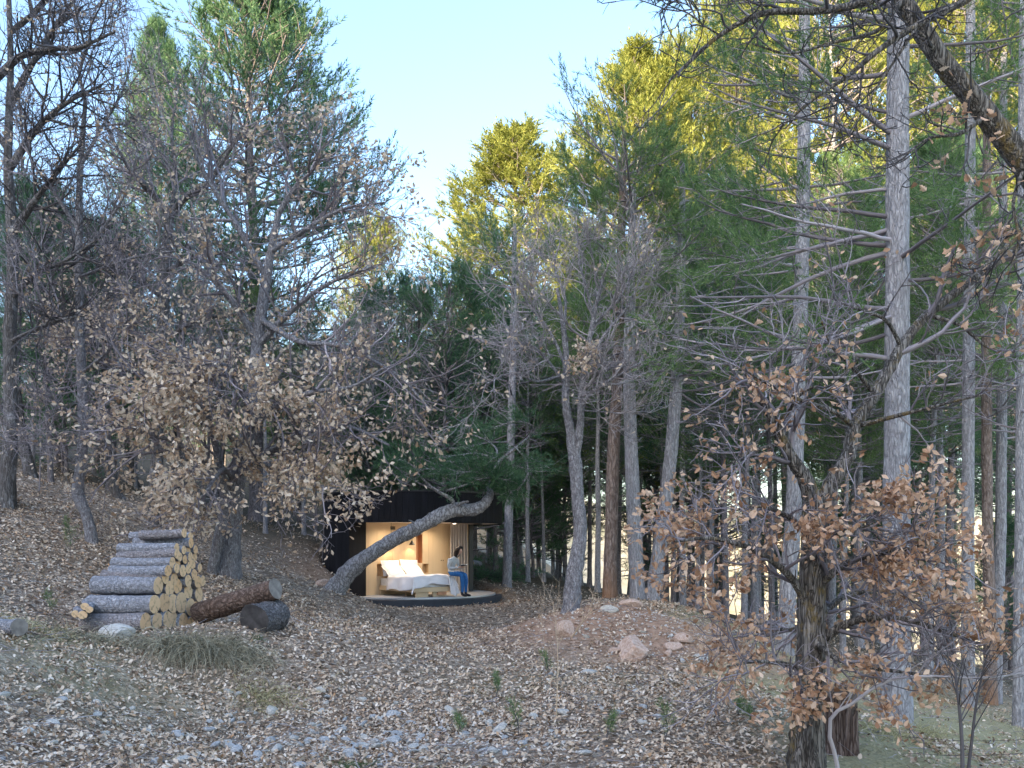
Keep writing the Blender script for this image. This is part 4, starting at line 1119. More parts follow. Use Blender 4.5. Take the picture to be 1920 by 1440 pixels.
for i in range(n):
    e = R.uniform(-.001, .002)
    v, q = ring_piece(RO - .02 + e, RO + .004 + e, A0 + i * st + .07, A0 + (i + 1) * st - .07, -.30, HC - .03, 1)
    MB().add(v, q).obj('board', M['char' if R.uniform() < .6 else 'char_b'], CABIN)
v, q = ring_piece(RO - .08, RO - .024, A0, A1, -.30, HC - .002, 50); MB().add(v, q).obj('outer_wall', M['char'], CABIN)

# straight timber wall across the room; t runs along it from the left jamb, y is depth towards the room
W0 = np.array([-4.3, 24.9]); WD = np.array([.777, .629]); WN = np.array([.629, -.777])
WALL_L = 3.82
def wall_t(px):
    k = (px - HX) / F
    return (k * W0[1] - W0[0]) / (WD[0] - k * WD[1])
def wall_z(py, t): return -(py - HY) * (W0[1] + WD[1] * t) / F - ZD
WM = Matrix(((WD[0], WN[0], 0, W0[0] - CX), (WD[1], WN[1], 0, W0[1] - CY), (0, 0, 1, 0), (0, 0, 0, 1)))
def on_wall(o): o.matrix_local = WM @ o.matrix_local; return o
def zx(z): return wall_t(570 + z * .22396)
def zz(zy, zxv): return wall_z(860 + zy * .22396, zx(zxv))
cuts = [0.0] + [zx(c) for c in (541, 612, 668, 742, 838, 938, 992, 1042, 1078, 1155, 1236)] + [WALL_L]
niches = {   # column index range -> (z0, z1)
    2: (zz(985, 640), zz(880, 640)),
    6: (zz(873, 965), zz(632, 965)),
    7: (zz(960, 1015), zz(880, 1015)),
}
for i in range(len(cuts) - 1):
    a, b = cuts[i] + .0015, cuts[i + 1] - .0015
    mt = M['ply'] if i % 2 else M['ply_b']
    spans = [(0.002, HC - .002)] if i not in niches else [(0.002, niches[i][0]), (niches[i][1], HC - .002)]
    for z0, z1 in spans:
        v, q = box(a, b, -.03, .0 + .0008 * (i % 3), z0, z1); on_wall(MB().add(v, q).obj('wall_panel', mt, CABIN))
    if i in niches:
        z0, z1 = niches[i]; mt = M['ply_red'] if i == 6 else M['ply_b']
        mb = MB()
        d = .22
        for bx in ((a - .02, b + .02, -d - .02, -d, z0 - .02, z1 + .02), (a - .02, a - .001, -d, -.031, z0 - .02, z1 + .02), (b + .001, b + .02, -d, -.031, z0 - .02, z1 + .02),
                   (a, b, -d, -.031, z0 - .02, z0 - .001), (a, b, -d, -.031, z1 + .001, z1 + .02)):
            mb.add(*box(*bx))
        on_wall(mb.obj('niche', mt, CABIN))
v, q = box(-.02, WALL_L + .02, -.07, -.034, 0.001, HC - .001)
mb = MB()   # dark backing in strips that leave the niches open
for i in range(len(cuts) - 1):
    if i not in niches: mb.add(*box(cuts[i], cuts[i + 1], -.06, -.034, .001, HC - .001))
on_wall(mb.obj('wall_backing', M['dark_metal'], CABIN))
for kx in (1147, 1164):                                             # two cupboard knobs
    t = zx(kx); z = zz(851, kx)
    v, q = tubes(np.array([[t, .0, z], [t, .02, z], [t, .03, z]]), np.array([.009, .013, .008]), 10)
    mb = MB().add(v, q); on_wall(mb.obj('cupboard_knob', M['dark_metal'], CABIN, True))
mb = MB(); t0, t1 = zx(722), zx(762)                                # air vent high on the wall
for k in range(3):
    z = zz(571 + 9 * k, 740); mb.add(*box(t0, t1, .004, .012, z - .012, z + .012))
on_wall(mb.obj('air_vent', M['dark_metal'], CABIN))
t = zx(1018); z = zz(928, 1018)                                     # wall telephone in the small niche
on_wall(bevel_box('wall_telephone', (.07, .03, .20), M['dark_metal'], CABIN, (t, -.20, z), r=.008))
t = zx(622); z = zz(975, 622)
v, q = tubes(np.array([[t, -.205, z], [t, -.19, z], [t, -.185, z]]), np.array([.03, .03, .02]), 14)
on_wall(MB().add(v, q).obj('light_switch', M['ceil'], CABIN, True))
# jambs and post
def radial(a, r0, r1, th, z0, z1, name, m):
    v, q = box(r0, r1, -th / 2, th / 2, z0, z1); o = MB().add(v, q).obj(name, m, CABIN); o.rotation_euler = (0, 0, math.radians(a)); return o
radial(234.2, 1.98, RO - .085, .05, -.02, HC - .003, 'jamb', M['char'])
radial(56, 2.0, RO - .085, .05, -.02, HC - .003, 'jamb', M['char'])
pw = W0 + WD * (WALL_L + .06) - CAB
bevel_box('door_post', (.16, .10, HC - .01), M['dark_metal'], CABIN, (pw[0], pw[1], HC / 2), (0, 0, math.atan2(WD[1], WD[0])), .006)
v, q = ring_piece(RI + .06, RI + .10, -52, 30, HC - .03, HC - .001, 40); MB().add(v, q).obj('door_rail', M['dark_metal'], CABIN)
# ceiling downlights (lit in the photograph)
for (px, py) in ((852, 981.5), (860, 979.5), (800, 979)):
    Y = ZC * F / (HY - py); x = (px - HX) * Y / F
    v, q, t = disc(.045, HC - .012, HC - .001, 16)
    o = MB().add(v, [q, t]).obj('downlight', M['led'], CABIN); o.location = (x - CX, Y - CY, 0)
def spot(name, loc, power, size=1.4, blend=.8, col=(1, .80, .55), r=.03, tgt=(0, 0, -1)):
    d = bpy.data.lights.new(name, 'SPOT'); d.energy = power; d.spot_size = size; d.spot_blend = blend; d.color = col; d.shadow_soft_size = r
    o = bpy.data.objects.new(name, d); o.location = loc; o.rotation_euler = Vector(tgt).to_track_quat('-Z', 'Y').to_euler(); COL.objects.link(o)
    return o
for i, (x, y) in enumerate(((-3.4, 25.0), (-2.3, 25.9), (-1.9, 25.1), (-2.9, 24.5))):
    spot('downlight_lamp', (x, y, ZC - .02), 11.5, 2.7, .9, (1, .80, .56), .05)
# two pendant lamps over the head of the bed
def pendant(px, py, label):
    t = wall_t(px) ; p = W0 + WD * t + WN * .16
    zt = -(py - HY) * p[1] / F
    root = thing('pendant_lamp', label, 'lamp', (p[0], p[1], zt), 0, 'pendant lamps above the bed')
    a = np.arange(20) * 2 * math.pi / 20
    prof = [(.018, .085), (.028, .06), (.095, -.045), (.090, -.045), (.024, .05)]
    V = np.concatenate([np.stack([r * np.cos(a), r * np.sin(a), np.full(20, z)], -1) for r, z in prof]); i = np.arange(20); j = (i + 1) % 20
    Q = np.concatenate([np.stack([k * 20 + i, k * 20 + j, (k + 1) * 20 + j, (k + 1) * 20 + i], -1) for k in range(len(prof) - 1)])
    MB().add(V, Q).obj('lamp_shade', M['dark_metal'], root)
    v, q = tubes(np.array([[0, 0, .08], [0, 0, .3], [0, 0, ZC - zt - .002]]), np.full(3, .005), 6); MB().add(v, q).obj('cord', M['dark_metal'], root)
    v, q = tubes(np.array([[0, 0, .02], [0, 0, -.01], [0, 0, -.03]]), np.array([.018, .024, .008]), 10); MB().add(v, q).obj('bulb', M['bulb'], root, True)
    spot('pendant_light', (p[0], p[1], zt - .035), 2.0, 2.1, .55, (1, .66, .34), .02)
pendant(767, 1019, 'black cone pendant lamp lit above the right pillow')
pendant(728, 1024, 'black cone pendant lamp lit above the left pillow, behind the leaning trunk')

# ---------------------------------------------------------------- bed, bedding, curtain
BH = W0 + WD * 1.24 + WN * .04          # head of the bed at the wall
BM = Matrix(((WN[0], WD[0], 0, BH[0]), (WN[1], WD[1], 0, BH[1]), (0, 0, 1, ZD), (0, 0, 0, 1)))   # x: head to foot, y: across
BL, BW = 1.88, 1.30
bed = thing('bed', 'low plywood double bed facing out of the open cabin', 'bed', (0, 0, 0)); bed.matrix_local = BM
v, q = box(0.01, BL - .03, -BW / 2 + .03, BW / 2 - .03, .145, .27); MB().add(v, q).obj('bed_frame', M['ply'], bed)
v, q = box(.03, BL - .08, -BW / 2 + .07, BW / 2 - .07, .272, .47); MB().add(v, q).obj('mattress', plain('mattress_white', (.75, .74, .75), .8), bed)
for x, y, sx, sy in ((.03, -BW / 2 + .06, .06, .05), (.03, BW / 2 - .06, .06, .05), (BL - .14, -BW / 2 + .34, .05, .40), (BL - .14, BW / 2 - .40, .05, .40), (.9, 0, .06, .6)):
    bevel_box('leg', (sx, sy, .142), M['ply_b'], bed, (x, y, .072), r=.004)
bevel_box('drawer', (.03, .30, .09), M['ply_red'], bed, (BL - .06, .30, .09), r=.004)
M['linen'] = plain('white_linen', (.80, .78, .80), .85, .15, .03, 8)
def duvet():
    R = rs(91); nx, ny = 70, 64
    u = np.linspace(.52, BL + .30, nx); w = np.linspace(-BW / 2 - .34, BW / 2 + .34, ny)
    U, Wg = np.meshgrid(u, w, indexing='ij')
    ex = np.maximum(0, U - BL); ey = np.maximum(0, np.abs(Wg) - BW / 2)
    n = vnoise(U * 3.2, Wg * 3.6, 3) * .022 + vnoise(U * 8, Wg * 7, 4) * .011 + .012 * np.sin(7 * U + 5 * Wg + 2 * vnoise(U * 2, Wg * 2, 6))
    top = .56 + .045 * np.sin(np.clip((Wg / BW + .5), 0, 1) * math.pi) + n - .03 * sstep(.9, .52, U) 
    wav = .03 * np.sin(U * 9 + 1.3) * sstep(0, .2, ey) + .025 * np.sin(Wg * 10) * sstep(0, .2, ex)
    X = np.minimum(U, BL) + .05 * np.sin(np.clip(ex / .3, 0, 1) * 1.57) + wav * (ex > 0)
    Yg = np.sign(Wg) * (np.minimum(np.abs(Wg), BW / 2) + .055 * np.sin(np.clip(ey / .3, 0, 1) * 1.57)) + np.sign(Wg) * wav * (ey > 0)
    drop = np.hypot(ex, ey)
    drop = np.minimum(drop, .46) + .05 * vnoise(U * 2.5, Wg * 2.5, 8) * sstep(.1, .3, drop)
    # the left side is tucked less far down than the near corner
    short = 1 - .12 * sstep(0, .1, ex) * sstep(-.35, -.1, Wg * 1.0)
    Z = top - drop * short * .95 - .03 * sstep(0, .05, drop)
    Z = np.maximum(Z, .02)
    V = np.stack([X, Yg, Z], -1).reshape(-1, 3)
    i = np.arange(nx - 1)[:, None] * ny; j = np.arange(ny - 1)[None]
    Q = np.stack([i + j, i + ny + j, i + ny + j + 1, i + j + 1], -1).reshape(-1, 4)
    o = MB().add(V, Q).obj('duvet', M['linen'], None, True, label='rumpled white duvet hanging over the near corner of the bed', cat='duvet')
    o.matrix_local = BM
    s = o.modifiers.new('thick', 'SOLIDIFY'); s.thickness = .035; s.offset = -1
duvet()
def pillow(y, tilt, label, x=.16, z=.74, w=.58, h=.46, rz=0):
    n = 22; a = np.linspace(-1, 1, n); A, B = np.meshgrid(a, a, indexing='ij')
    edge = (1 - np.abs(A) ** 3.2) * (1 - np.abs(B) ** 3.2)
    th = .085 * np.sqrt(np.maximum(edge, 0)) + .004 
    wr = .010 * vnoise(A * 3 + y, B * 3, 5) + .006 * vnoise(A * 7, B * 7 + y, 6)
    pin = 1 - .07 * (1 - edge) * 0
    sx = w / 2 * (1 - .06 * (1 - B ** 2) * 0 + .04 * A ** 2 * B ** 2); sy = h / 2 * (1 + .04 * A ** 2 * B ** 2)
    V = np.concatenate([np.stack([A * sx, th * 1.0 + wr, B * sy], -1).reshape(-1, 3), np.stack([A * sx, -th + wr, B * sy], -1).reshape(-1, 3)])
    i = np.arange(n - 1)[:, None] * n; j = np.arange(n - 1)[None]
    q = np.stack([i + j, i + j + 1, i + n + j + 1, i + n + j], -1).reshape(-1, 4); N = n * n
    rim = np.concatenate([np.arange(n), np.arange(1, n) * n + n - 1, (n - 1) * n + np.arange(n - 2, -1, -1), np.arange(n - 2, 0, -1) * n])
    rq = np.stack([rim, np.roll(rim, -1), np.roll(rim, -1) + N, rim + N], -1)
    o = MB().add(V, [q, q[:, ::-1] + N, rq]).obj('pillow', M['linen'], None, True, label=label, cat='pillow', group='pillows on the bed')
    # local x -> across the bed, y -> towards the foot, z -> up the wall
    ct, st = math.cos(tilt), math.sin(tilt)
    Rm = Matrix(((0, ct, -st, x), (1, 0, 0, y), (0, st, ct, z), (0, 0, 0, 1)))
    o.matrix_local = BM @ Rm @ Matrix.Rotation(rz, 4, 'Y')
pillow(-.31, .35, 'white pillow propped against the wall, on the left half of the bed', .15, .76)
pillow(.31, .35, 'white pillow propped against the wall, on the right half of the bed', .15, .77, rz=.05)
pillow(-.33, .95, 'white pillow leaning low in front of the left propped pillow', .34, .69, rz=-.04)
pillow(.28, 1.0, 'white pillow leaning low in front of the right propped pillow', .36, .69, rz=.04)

M['curtain'] = plain('grey_curtain', (.50, .46, .44), .9, .1, .10, 5, 0, (1, 1, .2))
def curtain():
    n, m = 90, 16
    s = np.linspace(0, 1, n)
    A = np.array([-1.88, 26.55]); B = np.array([-1.36, 26.85]); d = (B - A); nrm = np.array([d[1], -d[0]]) / np.linalg.norm(d)
    V = []
    for k in range(m):
        z = k / (m - 1); amp = .045 + .035 * (1 - z)
        ph = 2 * math.pi * 6.3 * s + .5 * np.sin(3 * s + z)
        off = amp * np.sin(ph) + .02 * vnoise(s * 9, np.full(n, z * 2), 5)
        spread = 1 - .10 * z; mid = (A + B) / 2
        xy = mid + (A + d * s[:, None] - mid) * (spread if True else 1) + nrm * off[:, None]
        V.append(np.column_stack([xy, np.full(n, ZD + .02 + z * (ZC - ZD - .03))]))
    V = np.concatenate(V); i = np.arange(m - 1)[:, None] * n; j = np.arange(n - 1)[None]
    Q = np.stack([i + j, i + j + 1, i + n + j + 1, i + n + j], -1).reshape(-1, 4)
    MB().add(V, Q).obj('curtain', M['curtain'], None, True, label='gathered grey curtain hanging at the right end of the cabin room', cat='curtain')
curtain()
v, q = None, None
def throw():
    """white blanket end hanging at the foot of the bed behind the woman"""
    n = 16; a = np.linspace(0, 1, n); U, Wg = np.meshgrid(a, a, indexing='ij')
    X = BL - .02 + .13 * np.sin(U * 1.57) + .03 * np.sin(Wg * 9 + U * 4); Yy = .42 + Wg * .26 + .10 * U; Z = .56 - .52 * U ** 1.4 + .03 * np.sin(Wg * 6 + 2 * U)
    V = np.stack([X, Yy, Z], -1).reshape(-1, 3); i = np.arange(n - 1)[:, None] * n; j = np.arange(n - 1)[None]
    o = MB().add(V, np.stack([i + j, i + n + j, i + n + j + 1, i + j + 1], -1).reshape(-1, 4)).obj('blanket', M['linen'], None, True, label='white blanket end trailing to the deck behind the seated woman', cat='blanket')
    o.matrix_local = BM; s = o.modifiers.new('thick', 'SOLIDIFY'); s.thickness = .03
throw()

# ---------------------------------------------------------------- the woman reading on the edge of the bed
def skin_mesh(name, verts, edges, radii, root=0, sub=2):
    me = bpy.data.meshes.new(name); me.from_pydata([tuple(v) for v in verts], edges, [])
    o = bpy.data.objects.new(name, me); COL.objects.link(o)
    md = o.modifiers.new('skin', 'SKIN'); md.use_smooth_shade = True; md.branch_smoothing = .6
    ly = me.skin_vertices[0].data
    for i, r in enumerate(radii):
        ly[i].radius = (r, r) if not isinstance(r, tuple) else r
        ly[i].use_root = (i == root)
    sd = o.modifiers.new('sub', 'SUBSURF'); sd.levels = sub; sd.render_levels = sub
    dg = bpy.context.evaluated_depsgraph_get(); dg.update()
    res = bpy.data.meshes.new_from_object(o.evaluated_get(dg)); res.name = name
    bpy.data.objects.remove(o); bpy.data.meshes.remove(me)
    return res
def woman():
    fx = np.array([.86, -.51]); sx = np.array([.51, .86])        # facing direction, her left side
    hip = np.array([-1.71, 24.54, ZD + .66])
    root = thing('person', 'woman in pale jumper and blue jeans sitting on the bed edge reading', 'person', (hip[0], hip[1], ZD))
    b = np.array([hip[0], hip[1], ZD])
    def p(f, s, z):
        if z > .70 and f < .33: f = f + (z - .66) * .26 + .10 * max(0, z - 1.2); z = .63 + (z - .66) * .90
        elif z > .70: z = .63 + (z - .66) * .80
        return (fx[0] * f + sx[0] * s, fx[1] * f + sx[1] * s, z)
    J = [(p(0, 0, .66), .135), (p(-.02, 0, .80), .125), (p(-.03, 0, .96), .13), (p(.01, 0, 1.10), (.135, .10)), (p(.05, 0, 1.19), .055), (p(.075, 0, 1.25), .05)]
    E = [(0, 1), (1, 2), (2, 3), (3, 4), (4, 5)]
    # head, bowed over the book
    J += [(p(.10, 0, 1.31), .082), (p(.115, 0, 1.39), .088), (p(.10, 0, 1.455), .055)]; E += [(5, 6), (6, 7), (7, 8)]
    J += [(p(.185, 0, 1.335), .022)]; E += [(6, 9)]                # nose / face front
    def add(pos, r, prev): J.append((pos, r)); E.append((prev, len(J) - 1)); return len(J) - 1
    for s in (1, -1):
        k = add(p(.06, .10 * s, .645), .092, 0); k = add(p(.24, .11 * s, .635), .078, k); k = add(p(.44, .10 * s, .60), .062, k)
        k = add(p(.47, .09 * s, .42), .058, k); k = add(p(.46, .085 * s, .20), .044, k); k = add(p(.45, .085 * s, .075), .042, k)
        k = add(p(.53, .09 * s, .045), .040, k); k = add(p(.62, .095 * s, .035), .026, k)
        a = add(p(.0, .165 * s, 1.10), .062, 3); a = add(p(.02, .225 * s, .95), .048, a); a = add(p(.06, .225 * s, .83), .044, a)
        a = add(p(.20, .15 * s, .84), .036, a); a = add(p(.31, .085 * s, .87), .026, a)
        w = add(p(.36, .07 * s, .885), .028, a)
        for f in range(4):
            g = add(p(.405 + .005 * (f % 2), (.075 - .018 * f) * s + .01 * s, .89 - .004 * f), .0085, w)
            add(p(.435 + .006 * (f in (1, 2)), (.068 - .018 * f) * s + .01 * s, .905 - .004 * f), .0075, g)
        g = add(p(.365, .035 * s, .915), .009, w); add(p(.395, .03 * s, .93), .008, g)
    me = skin_mesh('body', [j[0] for j in J], E, [j[1] for j in J])
    mats = [plain('jumper_pale', (.50, .52, .54), .95, .1, .12, 30), plain('jeans_blue', (.035, .13, .33), .9, .1, .18, 25), plain('skin_tone', (.55, .33, .24), .55, .3, .05, 8), plain('shoes_black', (.015, .015, .018), .6, .3, .1, 8)]
    for m in mats: me.materials.append(m)
    for f in me.polygons:
        c = f.center; fwd = c.x * fx[0] + c.y * fx[1]
        mi = 0
        if c.z < .69: mi = 1
        if c.z < .13 and fwd > .3: mi = 3
        if c.z > 1.135: mi = 2
        if fwd > .345 and c.z > .74 and c.z < .95: mi = 2
        f.material_index = mi; f.use_smooth = True
    link('body', me, root)
    # dark shoulder-length hair
    n = 40; pts = []
    R = rs(92); mb = MB()
    th = np.linspace(0, math.pi, 13); ph = np.linspace(0, 2 * math.pi, 21)[:-1]
    V = []
    for a in th:
        for bb in ph:
            d = np.array([math.sin(a) * math.cos(bb), math.sin(a) * math.sin(bb), math.cos(a)])    # x forward, y side
            f, s, z = d[0] * .112, d[1] * .105, d[2] * .13
            if z < 0: z *= 1.0 + .9 * (1 if d[0] < .45 else 0); s *= 1.02; f -= .02
            if d[0] > .55 and d[2] < .55: f = .055                # face left open
            k = 1 + .03 * math.sin(bb * 9) 
            V.append(p(.085 + f * k, s * k, 1.385 + z))
    nb_ = 20; i = np.arange(12)[:, None] * nb_; j = np.arange(nb_)[None]; k = (j + 1) % nb_
    MB().add(np.array(V), np.stack([i + j, i + nb_ + j, i + nb_ + k, i + k], -1).reshape(-1, 4)).obj('hair', plain('hair_dark', (.022, .014, .012), .5, .4, .3, 20), root, True)
    # the open book in her hands
    bk = thing('open_book', 'small open book held in the hands of the seated woman', 'book', tuple(b + np.array(p(.45, 0, .935))))
    bk.rotation_euler = (0, 0, math.atan2(fx[1], fx[0]))
    for s in (1, -1):
        V, Q = box(-.075, .075, 0, .105, 0, .008); V = V * np.array([1, s, 1])
        if s < 0: Q = Q[:, ::-1]
        V[:, 2] += np.abs(V[:, 1]) * .28 + V[:, 0] * .25
        MB().add(V, Q).obj('pages', plain('paper', (.78, .76, .72), .8), bk)
        V, Q = box(-.08, .08, 0, .11, -.006, -.001); V = V * np.array([1, s, 1])
        if s < 0: Q = Q[:, ::-1]
        V[:, 2] += np.abs(V[:, 1]) * .28 + V[:, 0] * .25
        MB().add(V, Q).obj('cover', M['dark_metal'], bk)
woman()
# ---------------------------------------------------------------- the pile of cut logs
def ends_mat(name, a, b, ring=26.0):
    t = NT(name)
    v = t.coord('Object')
    sp = t.n('ShaderNodeSeparateXYZ'); t.l(v, sp.inputs[0])
    r = t.math('SQRT', t.math('ADD', t.math('MULTIPLY', sp.outputs[1], sp.outputs[1]), t.math('MULTIPLY', sp.outputs[2], sp.outputs[2])), 0.0)
    w = t.math('SINE', t.math('ADD', t.math('MULTIPLY', r, ring * 14), t.math('MULTIPLY', t.noise(v, 9.0), 4.0)), 0.0)
    n = t.noise(v, 14.0, 5, .7)
    c = t.mix(t.math('MULTIPLY', t.ramp(w, [(.2, (0, 0, 0)), (.9, (1, 1, 1))]), .6), a, b)
    oi = t.n('ShaderNodeObjectInfo').outputs['Random']
    c = t.mix(t.math('MULTIPLY', oi, .55), c, t.mix(oi, (.46, .34, .24), (.66, .44, .26)))
    c = t.mix(t.ramp(n, [(.52, (0, 0, 0)), (.70, (1, 1, 1))]), c, (.28, .19, .11))
    t.color(c).rough(.8); return t.m
M['cut_end'] = ends_mat('sawn_pine', (.84, .58, .34), (.68, .41, .20))
M['cut_end_b'] = ends_mat('sawn_pine_b', (.78, .49, .26), (.58, .33, .15))
M['log_bark'] = bark_mat('log_bark', (.13, .125, .135), (.31, .31, .335), (.55, .55, .59), 1.0, 9, 12, crk=.4)
M['log_bark_b'] = bark_mat('log_bark_b', (.12, .10, .095), (.29, .26, .26), (.47, .45, .46), 1.0, 9, 12, crk=.4)
AX = np.array([.986, -.167, 0.0]); AX /= np.linalg.norm(AX)
PILE0 = at(275.5, 1166, 12.8)
def face_at(px, py):
    """point of the pile's sawn face (a vertical plane) seen at a pixel"""
    d = at(px, py, 1.0); k = (PILE0 @ AX) / (d @ AX); return d * k
def log_mesh(r, L, seed, mats):
    R = rs(seed); n, s = 14, 18
    x = np.linspace(0, -L, n); a = np.arange(s) * 2 * math.pi / s
    rr = r * (1 + .03 * np.sin(2 * a + R.uniform(0, 6)) + .025 * np.sin(3 * a + R.uniform(0, 6)))
    bend = R.normal(size=2) * .012
    V = []
    for xi in x:
        k = (1 + .07 * (-xi / L)) * (1 + .02 * R.normal())
        c = bend * (math.sin(-xi / L * 3.1))
        rad = rr * k * (1 + .02 * R.normal(size=s))
        V.append(np.column_stack([np.full(s, xi), c[0] + rad * np.cos(a), c[1] + rad * np.sin(a)]))
    V = np.concatenate(V); i = np.arange(n - 1)[:, None] * s; j = np.arange(s)[None]; k = (j + 1) % s
    bark = MB().add(V, np.stack([i + j, i + s + j, i + s + k, i + k], -1).reshape(-1, 4))
    def cap(ring, x0, sg):
        Vc = np.vstack([ring * np.array([1, .93, .93]) + [sg * .001, 0, 0], [[x0 + sg * .001, ring[:, 1].mean(), ring[:, 2].mean()]], ring])
        jj = np.arange(s); kk = (jj + 1) % s
        T = np.stack([np.full(s, s), jj, kk], -1); Qr = np.stack([s + 1 + jj, s + 1 + kk, kk, jj], -1)
        if sg < 0: T, Qr = T[:, ::-1], Qr[:, ::-1]
        return MB().add(Vc, [T, Qr])
    return bark, cap(V[:s], 0, 1), cap(V[-s:], -L, -1)
ROWN = ['bottom row', 'second row up', 'third row up', 'fourth row up', 'fifth row up', 'sixth row up', 'seventh row up', 'eighth row up', 'top row']
ORD = ['first', 'second', 'third', 'fourth', 'fifth', 'sixth', 'seventh', 'eighth']
PILE = [  # rows from the ground: (x, y, height of the face) read from the close view
 [(685, 990, 158), (763, 980, 150), (838, 970, 150), (908, 972, 140), (965, 985, 142), (1035, 1010, 140), (1106, 1008, 140)],
 [(738, 842, 158), (829, 830, 158), (902, 835, 160), (961, 830, 165), (1036, 866, 150), (1101, 880, 146)],
 [(785, 690, 145), (888, 717, 132), (948, 695, 125), (1036, 737, 130), (1106, 762, 122)],
 [(848, 618, 112), (922, 635, 105), (1008, 650, 104), (1090, 660, 106)],
 [(833, 568, 92), (908, 548, 84), (962, 570, 100), (1016, 552, 84), (1058, 600, 92), (1132, 650, 90)],
 [(882, 502, 90), (946, 510, 72), (1030, 520, 72), (1068, 517, 76), (1112, 545, 70)],
 [(910, 430, 82), (942, 455, 76), (995, 476, 76), (1028, 456, 80), (1090, 452, 70)],
 [(934, 380, 78), (980, 398, 70), (1036, 400, 66), (1076, 396, 68)],
 [(1030, 340, 80), (988, 260, 78), (1044, 288, 72)],
]
LOG_LAB = 0
for ri, row in enumerate(PILE):
    for ci, (x, y, hgt) in enumerate(row):
        px, py = 120 + x * .22917, 940 + y * .22917
        c = face_at(px, py); r = hgt * .22917 / 2 / (F / c[1])
        R = rs(300 + ri * 10 + ci)
        L = (1.0 + R.uniform(-.06, .06)) * (.72 if ri == 8 and ci == 1 else 1)
        c = c + AX * R.uniform(-.05, .04)
        o = thing('log', 'sawn pine log, %s from the left in the %s of the stacked pile' % (ORD[ci], ROWN[ri]), 'log', c, 0, 'logs stacked in the pile')
        yaw = math.atan2(AX[1], AX[0]) + R.normal() * .025
        o.rotation_euler = (R.uniform(0, 6.28), R.normal() * .015 - .02, yaw)
        bk, c1, c2 = log_mesh(r, L, 400 + ri * 10 + ci, None)
        bk.obj('bark', M['log_bark' if (ri + ci) % 3 else 'log_bark_b'], o, True)
        c1.obj('sawn_end', M['cut_end' if (ri * 3 + ci) % 4 else 'cut_end_b'], o); c2.obj('sawn_end', M['cut_end_b'], o)
def ground_log(name, label, a, b, r0, r1, bark, endm, seed, group=None, rough=.05):
    a, b = np.asarray(a, float), np.asarray(b, float)
    o = thing(name, label, 'log', a, 0, group)
    d = a - b; L = np.linalg.norm(d)
    o.rotation_euler = Vector(d / L).to_track_quat('X', 'Z').to_euler()
    bk, c1, c2 = log_mesh((r0 + r1) / 2, L, seed, None)
    bk.obj('bark', M[bark], o, True); c1.obj('sawn_end', M[endm], o); c2.obj('sawn_end', M[endm], o)
    return o
M['rot_bark'] = bark_mat('rot_bark', (.045, .03, .025), (.13, .085, .065), (.32, .25, .215), 1.0, 8, 7)
M['burnt_bark'] = bark_mat('burnt_bark', (.03, .029, .03), (.12, .115, .12), (.32, .31, .32), 1.0, 9, 10)
M['burnt_end'] = plain('burnt_end', (.05, .046, .046), .7, .4, .6, 7)
M['grey_end'] = plain('weathered_end', (.22, .20, .18), .85, .2, .35, 9)
ground_log('log', 'long fallen brown log with flaking bark resting against the pile', at(517, 1104, 13.4), at(372, 1150, 13.9), .165, .165, 'rot_bark', 'grey_end', 601)
ground_log('log', 'short black charred log lying under the end of the brown log', at(476, 1163, 13.0), at(516, 1151, 13.55), .235, .235, 'burnt_bark', 'burnt_end', 602)
for i, (px, py, r, w) in enumerate([(159, 1137, .055, 'upper left'), (167.5, 1143, .05, 'upper right'), (155, 1153, .06, 'lower right'), (141, 1151, .05, 'lower left')]):
    c = at(px, py, 12.6)
    ground_log('log', 'small round cut log seen end on, %s of four beside the pile' % w, c, c + np.array([-.25, .55, .02]), r, r, 'log_bark', 'cut_end', 610 + i, 'small logs beside the pile')
c = hit(18, 1187)
ground_log('log', 'weathered blue grey log end lying at the far left of the clearing', at(-8, 1172, 11.4), at(36, 1176, 10.9), .10, .10, 'log_bark', 'grey_end', 620)
c = at(45, 1312, 8.6)

# ---------------------------------------------------------------- split stump by the near oak
M['stump_wood'] = bark_mat('stump_wood', (.05, .03, .025), (.17, .12, .10), (.38, .31, .28), .12, 8, 14, crk=.9)
def stump(px, Y, w, h, seed, label, top_cut=None):
    b = gp(px, Y); b[2] -= .1
    o = thing('tree_stump', label, 'stump', b, 0, 'split stumps behind the near oak')
    R = rs(seed); n, s = 12, 26; a = np.arange(s) * 2 * math.pi / s
    jag = .10 * vnoise(a * 2.2, np.full(s, seed), seed) + .05 * R.normal(size=s)
    rr = w * (1 + .10 * np.sin(2 * a + seed) + .07 * np.sin(5 * a))
    V = []
    for i in range(n):
        u = i / (n - 1); hh = (h + jag) * u
        rad = rr * (1 + .35 * math.exp(-u * 5) - .10 * u) * (1 + .035 * R.normal(size=s))
        V.append(np.column_stack([rad * np.cos(a), rad * np.sin(a), hh]))
    V = np.concatenate(V); i = np.arange(n - 1)[:, None] * s; j = np.arange(s)[None]; k = (j + 1) % s
    MB().add(V, np.stack([i + j, i + k, i + s + k, i + s + j], -1).reshape(-1, 4)).obj('bark', M['stump_wood'], o, True)
    ring = V[-s:]; Vc = np.vstack([ring * [.98, .98, 1] - [0, 0, .004], ring * [.5, .5, 1] - [0, 0, .05], [[0, 0, h - .09]]])
    jj = np.arange(s); kk = (jj + 1) % s
    MB().add(Vc, [np.stack([jj, kk, s + kk, s + jj], -1), np.stack([np.full(s, 2 * s), s + jj, s + kk], -1)]).obj('broken_top', M['grey_end'], o)
    return o
stump(1562, 8.9, .15, .72, 3, 'taller reddish rotten stump just behind the near oak trunk')
stump(1592, 8.8, .085, .62, 4, 'narrow dark stump stub, right of the reddish rotten one')
